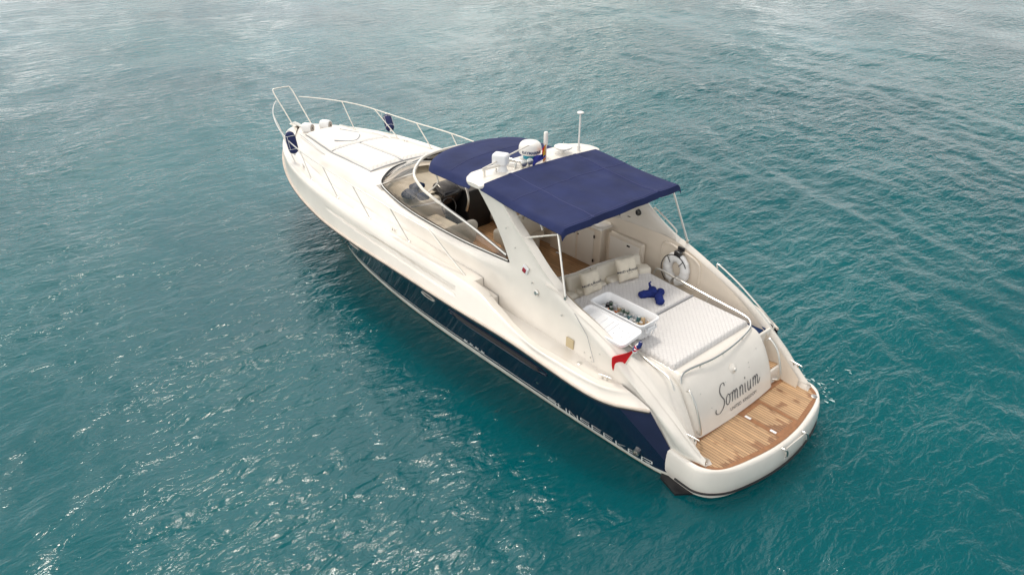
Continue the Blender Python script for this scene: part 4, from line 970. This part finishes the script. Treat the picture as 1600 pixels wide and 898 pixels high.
# ================================================================== loose things
def fender(loc, tilt, label, group):
    r = empty('fender', loc, label, 'fender', group)
    R = rotm(*tilt); f = lambda p: tuple(Vector(loc)+R @ Vector(p))
    b = B(); prof = [(.0, -.29), (.05, -.285), (.10, -.25), (.125, -.19), (.13, 0), (.125, .19), (.10, .25), (.05, .285), (0, .29)]
    b.lathe(prof, loc, 24, axis=R @ Vector((0, 0, 1))); o = local(b.out('cover', 'canvas'), r)
    b = B(); ax = R @ Vector((0, 0, 1))
    for sg in (1, -1): b.lathe([(.03, 0), (.03, .05), (.018, .07), (0, .072)], tuple(Vector(loc)+ax*.27*sg), 12, axis=ax*sg)
    local(b.out('end_cap', 'white'), r)
    b = B()
    for z in (-.17, .17): b.tube([f((.131*math.cos(a), .131*math.sin(a), z)) for a in np.linspace(0, 2*math.pi, 24, endpoint=False)], .005, 5, closed=True)
    for a in (0, 2.1, 4.2): b.tube([f((.132*math.cos(a), .132*math.sin(a), z)) for z in (-.17, 0, .17)], .005, 5)
    local(b.out('net_cord', 'white'), r)
    r.scale = (.86, .86, .86); return r
fp = fender((11.08, 1.36, 2.21), (0, .30, 0), 'navy covered fender slung inside the port bow rail beside the pulpit', 'fenders on the bow rail')
b = B(); b.tube([(11.17, 1.36, 2.50), (11.16, 1.42, 2.30)], .006, 6); local(b.out('lanyard', 'white'), fp)
fs = fender((11.66, -1.60, 1.95), (0, .95, .30), 'navy covered fender hanging from the far starboard bow rail', 'fenders on the bow rail')
b = B(); b.tube([(11.88, -1.52, 2.12), (11.60, -1.36, 2.31)], .006, 6); local(b.out('lanyard', 'white'), fs)
# white cylinders with grey ends
for (x, y, lb) in ((12.38, .26, 'white drum shaped bolster with grey end disc, nearer the port rail'), (12.32, -.20, 'white drum shaped bolster with grey end disc, nearer the starboard rail')):
    r = empty('drum_bolster', (x, y, 1.93), lb+' on the foredeck', 'bolster', 'white drum bolsters at the head of the foredeck sunpad')
    ax = Vector((-.85, -.5, .0)).normalized(); c = Vector((x, y, 2.02)); prof = [(.05, -.15), (.10, -.14), (.118, -.10), (.125, 0), (.12, .09), (.108, .11), (.09, .112)]
    b = B(); b.lathe(prof, c, 28, axis=ax); local(b.out('drum', 'white'), r)
    b = B(); b.lathe([(.088, 0), (.088, .012), (0, .014)], c+ax*.104, 24, axis=ax); local(b.out('end_disc', 'chamois'), r)
    b = B(); b.lathe([(.02, 0), (.016, .012), (0, .013)], c+ax*.117, 12, axis=ax); local(b.out('hub', 'dark'), r)

# life ring in its white cover
lr = empty('life_ring', (2.24, -1.24, 1.66), 'life ring in pale padded cover hung in the starboard cockpit niche', 'life ring')
rr = [(2.26+.185*math.cos(a)*1.0, -1.265, 1.62+.225*math.sin(a)) for a in np.linspace(-1.35, math.pi+1.35, 50)]
b = B(); b.tube(rr, [.085+.005*math.cos(i*1.55) for i in range(50)], 14); local(b.out('padded_cover', 'white'), lr)
b = B(); b.tube([(2.26+.265*math.cos(a), -1.185, 1.62+.29*math.sin(a)) for a in np.linspace(-1.0, 2.7, 40)], .009, 6)
for a in (1.0, 2.2): b.tube([(2.24+rr_*math.cos(a), -1.155, 1.62+rr_*math.sin(a)) for rr_ in (.16, .225, .29)], .007, 5)
local(b.out('grab_line', 'dark'), lr)
b = B(); b.box((2.24, -1.24, 1.93), (.13, .09, .10), bev=.015); local(b.out('strap', 'dark'), lr)

# cream pillows with printed lettering
def pillow(c, size, yaw, tilt, label):
    r = empty('pillow', c, label, 'pillow', 'printed cream pillows against the sunpad backrest')
    Rm = rotm(yaw) @ Matrix.Rotation(tilt, 3, 'Y'); n = 18; b = B(); top = []; bot = []
    wv, hv, th = size
    for i in range(n+1):
        rt_, rb_ = [], []
        for j in range(n+1):
            u, v = -1+2*i/n, -1+2*j/n
            k = max(0, (1-u**4)*(1-v**4))**.5; pin = 1-.09*(1-abs(u)**2)*abs(v)**3
            pin2 = 1-.09*(1-abs(v)**2)*abs(u)**3
            y, z = u*wv/2*pin2, v*hv/2*pin
            wr = .006*math.sin(9*u+5*v)+.005*math.sin(7*v-6*u)
            rt_.append(tuple(Vector(c)+Rm @ Vector((-th/2*k-wr*k, y, z)))); rb_.append(tuple(Vector(c)+Rm @ Vector((th/2*k, y, z))))
        top.append(rt_); bot.append(rb_)
    b.grid(top); b.grid(bot, flip=True); local(b.out('cover', 'pillow', sharp=80), r)
    b = B(); 
    for body, sz, zz, bo in (('MOËT & CHANDON', .047, -.03, .0012), ('CHAMPAGNE', .017, -.07, 0)):
        V, F = text_mesh(body, sz, bold=bo)
        def onp(v):
            u, vv = -v[0]/(wv/2), (zz+v[1])/(hv/2); k = max(0, (1-u**4)*(1-vv**4))**.5; wr = .006*math.sin(9*u+5*vv)+.005*math.sin(7*vv-6*u)
            return tuple(Vector(c)+Rm @ Vector((-th/2*k-wr*k-.006, -v[0], zz+v[1])))
        b.add([onp(v) for v in V], F)
    V = [(-.022, .012, 0), (.022, .012, 0), (.012, .03, 0), (0, .055, 0), (-.012, .03, 0)]
    b.add([onp((v[0], v[1]+.03)) for v in V], [(0, 1, 2, 3, 4)])
    local(b.out('print', 'ink', smooth=False), r); return r
pillow((2.78, .36, 1.73), (.40, .40, .15), -.05, .42, 'cream printed pillow leaning on the backrest nearer the cooler box')
pillow((2.66, -.40, 1.76), (.42, .42, .16), -.20, .45, 'cream printed pillow leaning on the backrest nearer the life ring')

# blue rolled towels heap
tw = empty('towel_bundle', (2.12, -.33, 1.52), 'crumpled royal blue towels in a cross shaped bundle on the aft sunpad', 'towel')
b = B()
def roll(p0, p1, r0, r1, mid):
    P = smooth_path([p0, mid, p1], 6); K = len(P); b.tube([tuple(p) for p in P], [(r0+(r1-r0)*i/(K-1))*(.55 if i in (0, K-1) else .85 if i in (1, K-2) else 1)*(1+.08*math.sin(i*2.1)) for i in range(K)], 14, flat=.85)
roll((2.30, -.10, 1.60), (2.06, -.40, 1.62), .085, .075, (2.20, -.26, 1.63)); roll((2.10, -.44, 1.60), (1.84, -.20, 1.59), .075, .085, (1.98, -.30, 1.63)); roll((2.28, -.46, 1.60), (2.10, -.28, 1.68), .06, .09, (2.22, -.40, 1.66)); roll((2.12, -.56, 1.60), (2.06, -.40, 1.63), .08, .07, (2.10, -.50, 1.62))
b.tube([(2.30, -.44, 1.66), (2.36, -.47, 1.71), (2.34, -.50, 1.74)], [.03, .022, .012], 8)
local(b.out('towels', 'towel', sharp=70), tw); tw.location = (1.99, -.33, 1.475); tw.scale = (.86, .86, .95)

# cooler box with lid and cans
cb0 = empty('cooler_box', (1.72, .74, 1.52), 'white plastic cooler box full of drinks cans standing open on the aft sunpad', 'cooler box')
def rr_outline(cx, cy_, lx, ly, r, n=6):
    P = []
    for (sx, sy_, a0) in ((1, 1, 0), (-1, 1, 90), (-1, -1, 180), (1, -1, 270)):
        for k in range(n+1):
            a = math.radians(a0+90*k/n); P.append((cx+sx*(lx/2-r)+r*math.cos(a), cy_+sy_*(ly/2-r)+r*math.sin(a)))
    return P
CX, CY = 1.73, .74; b = B(); rows = []
for (lx, ly, z) in ((.90, .31, 1.53), (.92, .33, 1.545), (1.02, .41, 1.80), (1.07, .46, 1.805), (1.07, .46, 1.835), (1.03, .42, 1.838), (1.00, .39, 1.80), (.90, .31, 1.575)):
    rows.append([(x, y, z) for x, y in rr_outline(CX, CY, lx, ly, .08)])
b.grid(rows, closed_v=True); b.add(rows[0], [tuple(range(len(rows[0])))]); b.add(rows[-1], [tuple(range(len(rows[0])))]); tubo = local(b.out('tub', 'plastic'), cb0)
b = B()
for x in (1.25, ):
    b.tube([(1.205, .62, 1.76), (1.19, .62, 1.70), (1.19, .86, 1.70), (1.205, .86, 1.76)], .012, 6)
for dx in (-.16, 0, .16): b.box((1.2+.0, .74+dx*.5, 1.66), (.015, .02, .14), rotm(0, -.2))
b.box((1.19, .74, 1.74), (.03, .16, .03), bev=.008); local(b.out('handle', 'plastic'), cb0)
b = B(); T = Matrix.Rotation(math.radians(-9), 3, 'X'); LC = Vector((1.64, 1.25, 1.775))
def lp(x, y, z): return tuple(LC+T @ Vector((x, y, z)))
rows = [[lp(x, y, z) for x, y in rr_outline(0, 0, lx, ly, .09)] for (lx, ly, z) in ((1.02, .42, -.03), (1.07, .47, -.015), (1.07, .47, .03), (1.03, .43, .035), (1.00, .40, .004))]
b.grid(rows, closed_v=True); b.add(rows[0], [tuple(range(len(rows[0])))]); b.add(rows[-1], [tuple(range(len(rows[0])))])
for i in range(4):
    b.box(lp(.36-i*.13, .02, .006), (.012, .34, .012), T, bev=.003)
for (x0, y0, x1, y1) in ((-.12, -.15, -.12, .15), (-.44, -.15, -.44, .15), (-.44, -.15, -.12, -.15), (-.44, .15, -.12, .15)): b.tube([lp(x0, y0, .008), lp(x1, y1, .008)], .007, 6)
for (x, y) in ((-.2, .06), (-.28, -.06), (-.36, .06), (-.2, -.08), (-.36, -.08)): b.lathe([(.012, -.01), (.012, .012), (0, .014)], lp(x, y, .006), 8)
local(b.out('lid', 'plastic'), cb0)
# cans: each one its own thing
CANM = []
for i, (nm, c) in enumerate((('can_red', (.35, .05, .04, 1)), ('can_silver', (.55, .57, .6, 1)), ('can_gold', (.6, .45, .28, 1)), ('can_blue', (.03, .05, .3, 1)), ('can_green', (.08, .13, .10, 1)), ('can_black', (.03, .03, .035, 1)), ('can_orange2', (.8, .22, .05, 1)), ('can_teal', (.10, .22, .25, 1)))):
    M[nm] = mat(nm, c, .3, metal=.3); CANM.append(nm)
k = 0
for ix in range(9):
    for iy in range(3):
        x = 1.33+ix*.095+random.uniform(-.01, .01); y = .64+iy*.09+random.uniform(-.01, .01); z = 1.60+random.uniform(0, .05)
        if ix >= 8: y -= .0
        nm = 'can_gold' if ix < 2 and random.random() < .7 else 'can_orange2' if ix == 7 and iy == 2 else random.choice(CANM)
        h = .122
        b = B(); tilt = Vector((random.uniform(-.18, .18), random.uniform(-.18, .18), 1))
        b.lathe([(.024, 0), (.033, .008), (.033, h-.016), (.027, h)], (x, y, z), 14, axis=tilt)
        o = b.out('drinks_can', nm); o.data.transform(Matrix.Translation((-x, -y, -z))); o.location = (x, y, z)
        tag(o, 'small drinks can standing among the others packed inside the white cooler box', 'drinks can', 'drinks cans packed in the cooler box')
        b = B(); b.lathe([(.027, 0), (.026, .002), (.0, .0015)], tuple(Vector((0, 0, 0))+tilt.normalized()*h), 14, axis=tilt); l_ = b.out('can_top', 'steel'); l_.parent = o
        k += 1
# two paper-topped round jars at the aft end
# red ensign, furled around its staff
fl = empty('ensign_flag', (1.18, 1.50, 1.29), 'furled red ensign on a short staff beside the port aft cleat', 'flag')
S0, S1 = Vector((1.17, 1.50, 1.20)), Vector((.78, 1.50, 2.02)); sd = (S1-S0)
b = B(); b.tube([tuple(S0), tuple(S1)], .011, 8); local(b.out('staff', 'whitetube'), fl)
b = B(); b.lathe([(.045, 0), (.045, .012), (.02, .03), (.018, .07)], tuple(S0), 16, axis=sd); local(b.out('socket', 'steel'), fl)
def ens(u, v):   # u up the staff 0..1, v outward 0..1
    q = S0+sd*(.10+.70*u); wv = .235*max(.03, min((u+.02)/.62, (1.0-u)/.36))
    side = Vector((.80, .55, .05)).normalized()
    return tuple(q+side*(wv*v)+Vector((.02, .035, 0))*math.sin(v*7+u*4)*(.3+v)*.9+Vector((0, 0, -.02))*v*(1-u*.3))
b = B(); b.grid([[ens(i/20, j/10) for j in range(11)] for i in range(21)]); b.grid([[tuple(Vector(ens(i/20, j/10))+Vector((.0, -.006, 0))) for j in range(11)] for i in range(21)], flip=True); local(b.out('red_field', 'red', sharp=80), fl)
b = B(); P = [S0+sd*t for t in np.linspace(.74, 1.0, 8)]; b.tube([tuple(p+Vector((.02*math.sin(i), .015*math.cos(i*1.3), 0))) for i, p in enumerate(P)], [.022, .03, .034, .03, .036, .03, .028, .016], 10); local(b.out('canton', 'dblue', sharp=80), fl)
b = B()
for i, a in enumerate((.76, .82, .88, .94)):
    q = S0+sd*a; ax = Vector((.3, .2, 1)) if i % 2 else Vector((-.5, .3, 1)); b.lathe([(.035, -.008), (.039, 0), (.035, .008)], tuple(q), 14, axis=ax)
local(b.out('canton_cross', 'white', sharp=80), fl)
b = B()
for i, a in enumerate((.79, .85, .91)):
    q = S0+sd*a; ax = Vector((-.4, .1, 1)) if i % 2 else Vector((.4, .3, 1)); b.lathe([(.036, -.006), (.041, 0), (.036, .006)], tuple(q), 14, axis=ax)
local(b.out('canton_red_cross', 'red', sharp=80), fl)

# courtesy flags on the arch
cf = empty('courtesy_flag', (4.50, -.08, WZ), 'small blue pennant with yellow and red flag tied beside the radome', 'flag')
b = B(); b.tube([(4.46, -.16, WZ-.02), (4.46, -.16, WZ+.32)], .008, 6); local(b.out('staff', 'whitetube'), cf)
def rag(c0, du, dv, amp, m, nm, n=12):
    b = B(); g = []
    for i in range(n+1):
        g.append([tuple(Vector(c0)+Vector(du)*(i/n)+Vector(dv)*(j/n)*(1-.55*i/n)+Vector((.6, .3, .2))*amp*math.sin(7*i/n+5*j/n)) for j in range(n+1)])
    b.grid(g); b.grid([[tuple(Vector(p)+Vector((.004, 0, 0))) for p in r] for r in g], flip=True); local(b.out(nm, m, sharp=80), cf)
rag((4.40, .20, WZ+.15), (.04, -.32, .01), (0, .03, -.18), .02, 'blue', 'blue_field')
rag((4.44, -.14, WZ+.30), (.02, .02, -.30), (-.05, .11, -.04), .012, 'yellow', 'yellow_band')
rag((4.46, -.16, WZ+.28), (.02, .0, -.32), (.03, .07, -.06), .012, 'red', 'red_band')

# dark navy bag on the dashboard
bag = empty('bag', (7.35, .72, 1.93), 'slumped dark navy bags lying on the dashboard behind the windscreen', 'bag')
b = B(); b.box((7.30, .80, 2.00), (.30, .30, .14), rotm(.5), bev=.065, seg=4); b.box((7.05, .66, 1.99), (.20, .24, .13), rotm(-.3), bev=.06, seg=4); b.box((7.55, .45, 2.0), (.22, .30, .10), rotm(.2), bev=.045, seg=4); local(b.out('bag_body', 'mat'), bag)
bpy.context.view_layer.update()
# scraps of foam where the sea slaps the starboard quarter
rng = random.Random(3); b = B()
for k in range(46):
    t = rng.random()
    if k < 26: x, y = -.62+.95*t+rng.gauss(0, .04), -1.95-.42*math.sin(3*t)+rng.gauss(0, .05); r = rng.uniform(.006, .018)
    else: x, y = rng.uniform(-.6, 1.0), rng.uniform(-3.1, -2.2); r = rng.uniform(.005, .014)
    n = 9; ph = rng.random()*6; a0 = rng.uniform(-.4, .4); st = rng.uniform(1, 3.2); V = []
    for q in range(n):
        a = 2*math.pi*q/n; rr_ = r*(1+.35*math.sin(3*a+ph)); px_, py_ = rr_*math.cos(a)*st, rr_*math.sin(a); V.append((x+px_*math.cos(a0)-py_*math.sin(a0), y+px_*math.sin(a0)+py_*math.cos(a0), .012))
    b.add(V+[(x, y, .02)], [(q, (q+1) % n, n) for q in range(n)])
M['foam'] = mat('foam', (.45, .60, .60, 1), .6)
tag(b.out('sea_foam', 'foam'), 'scraps of white foam on the water off the starboard quarter', 'foam', kind='stuff')
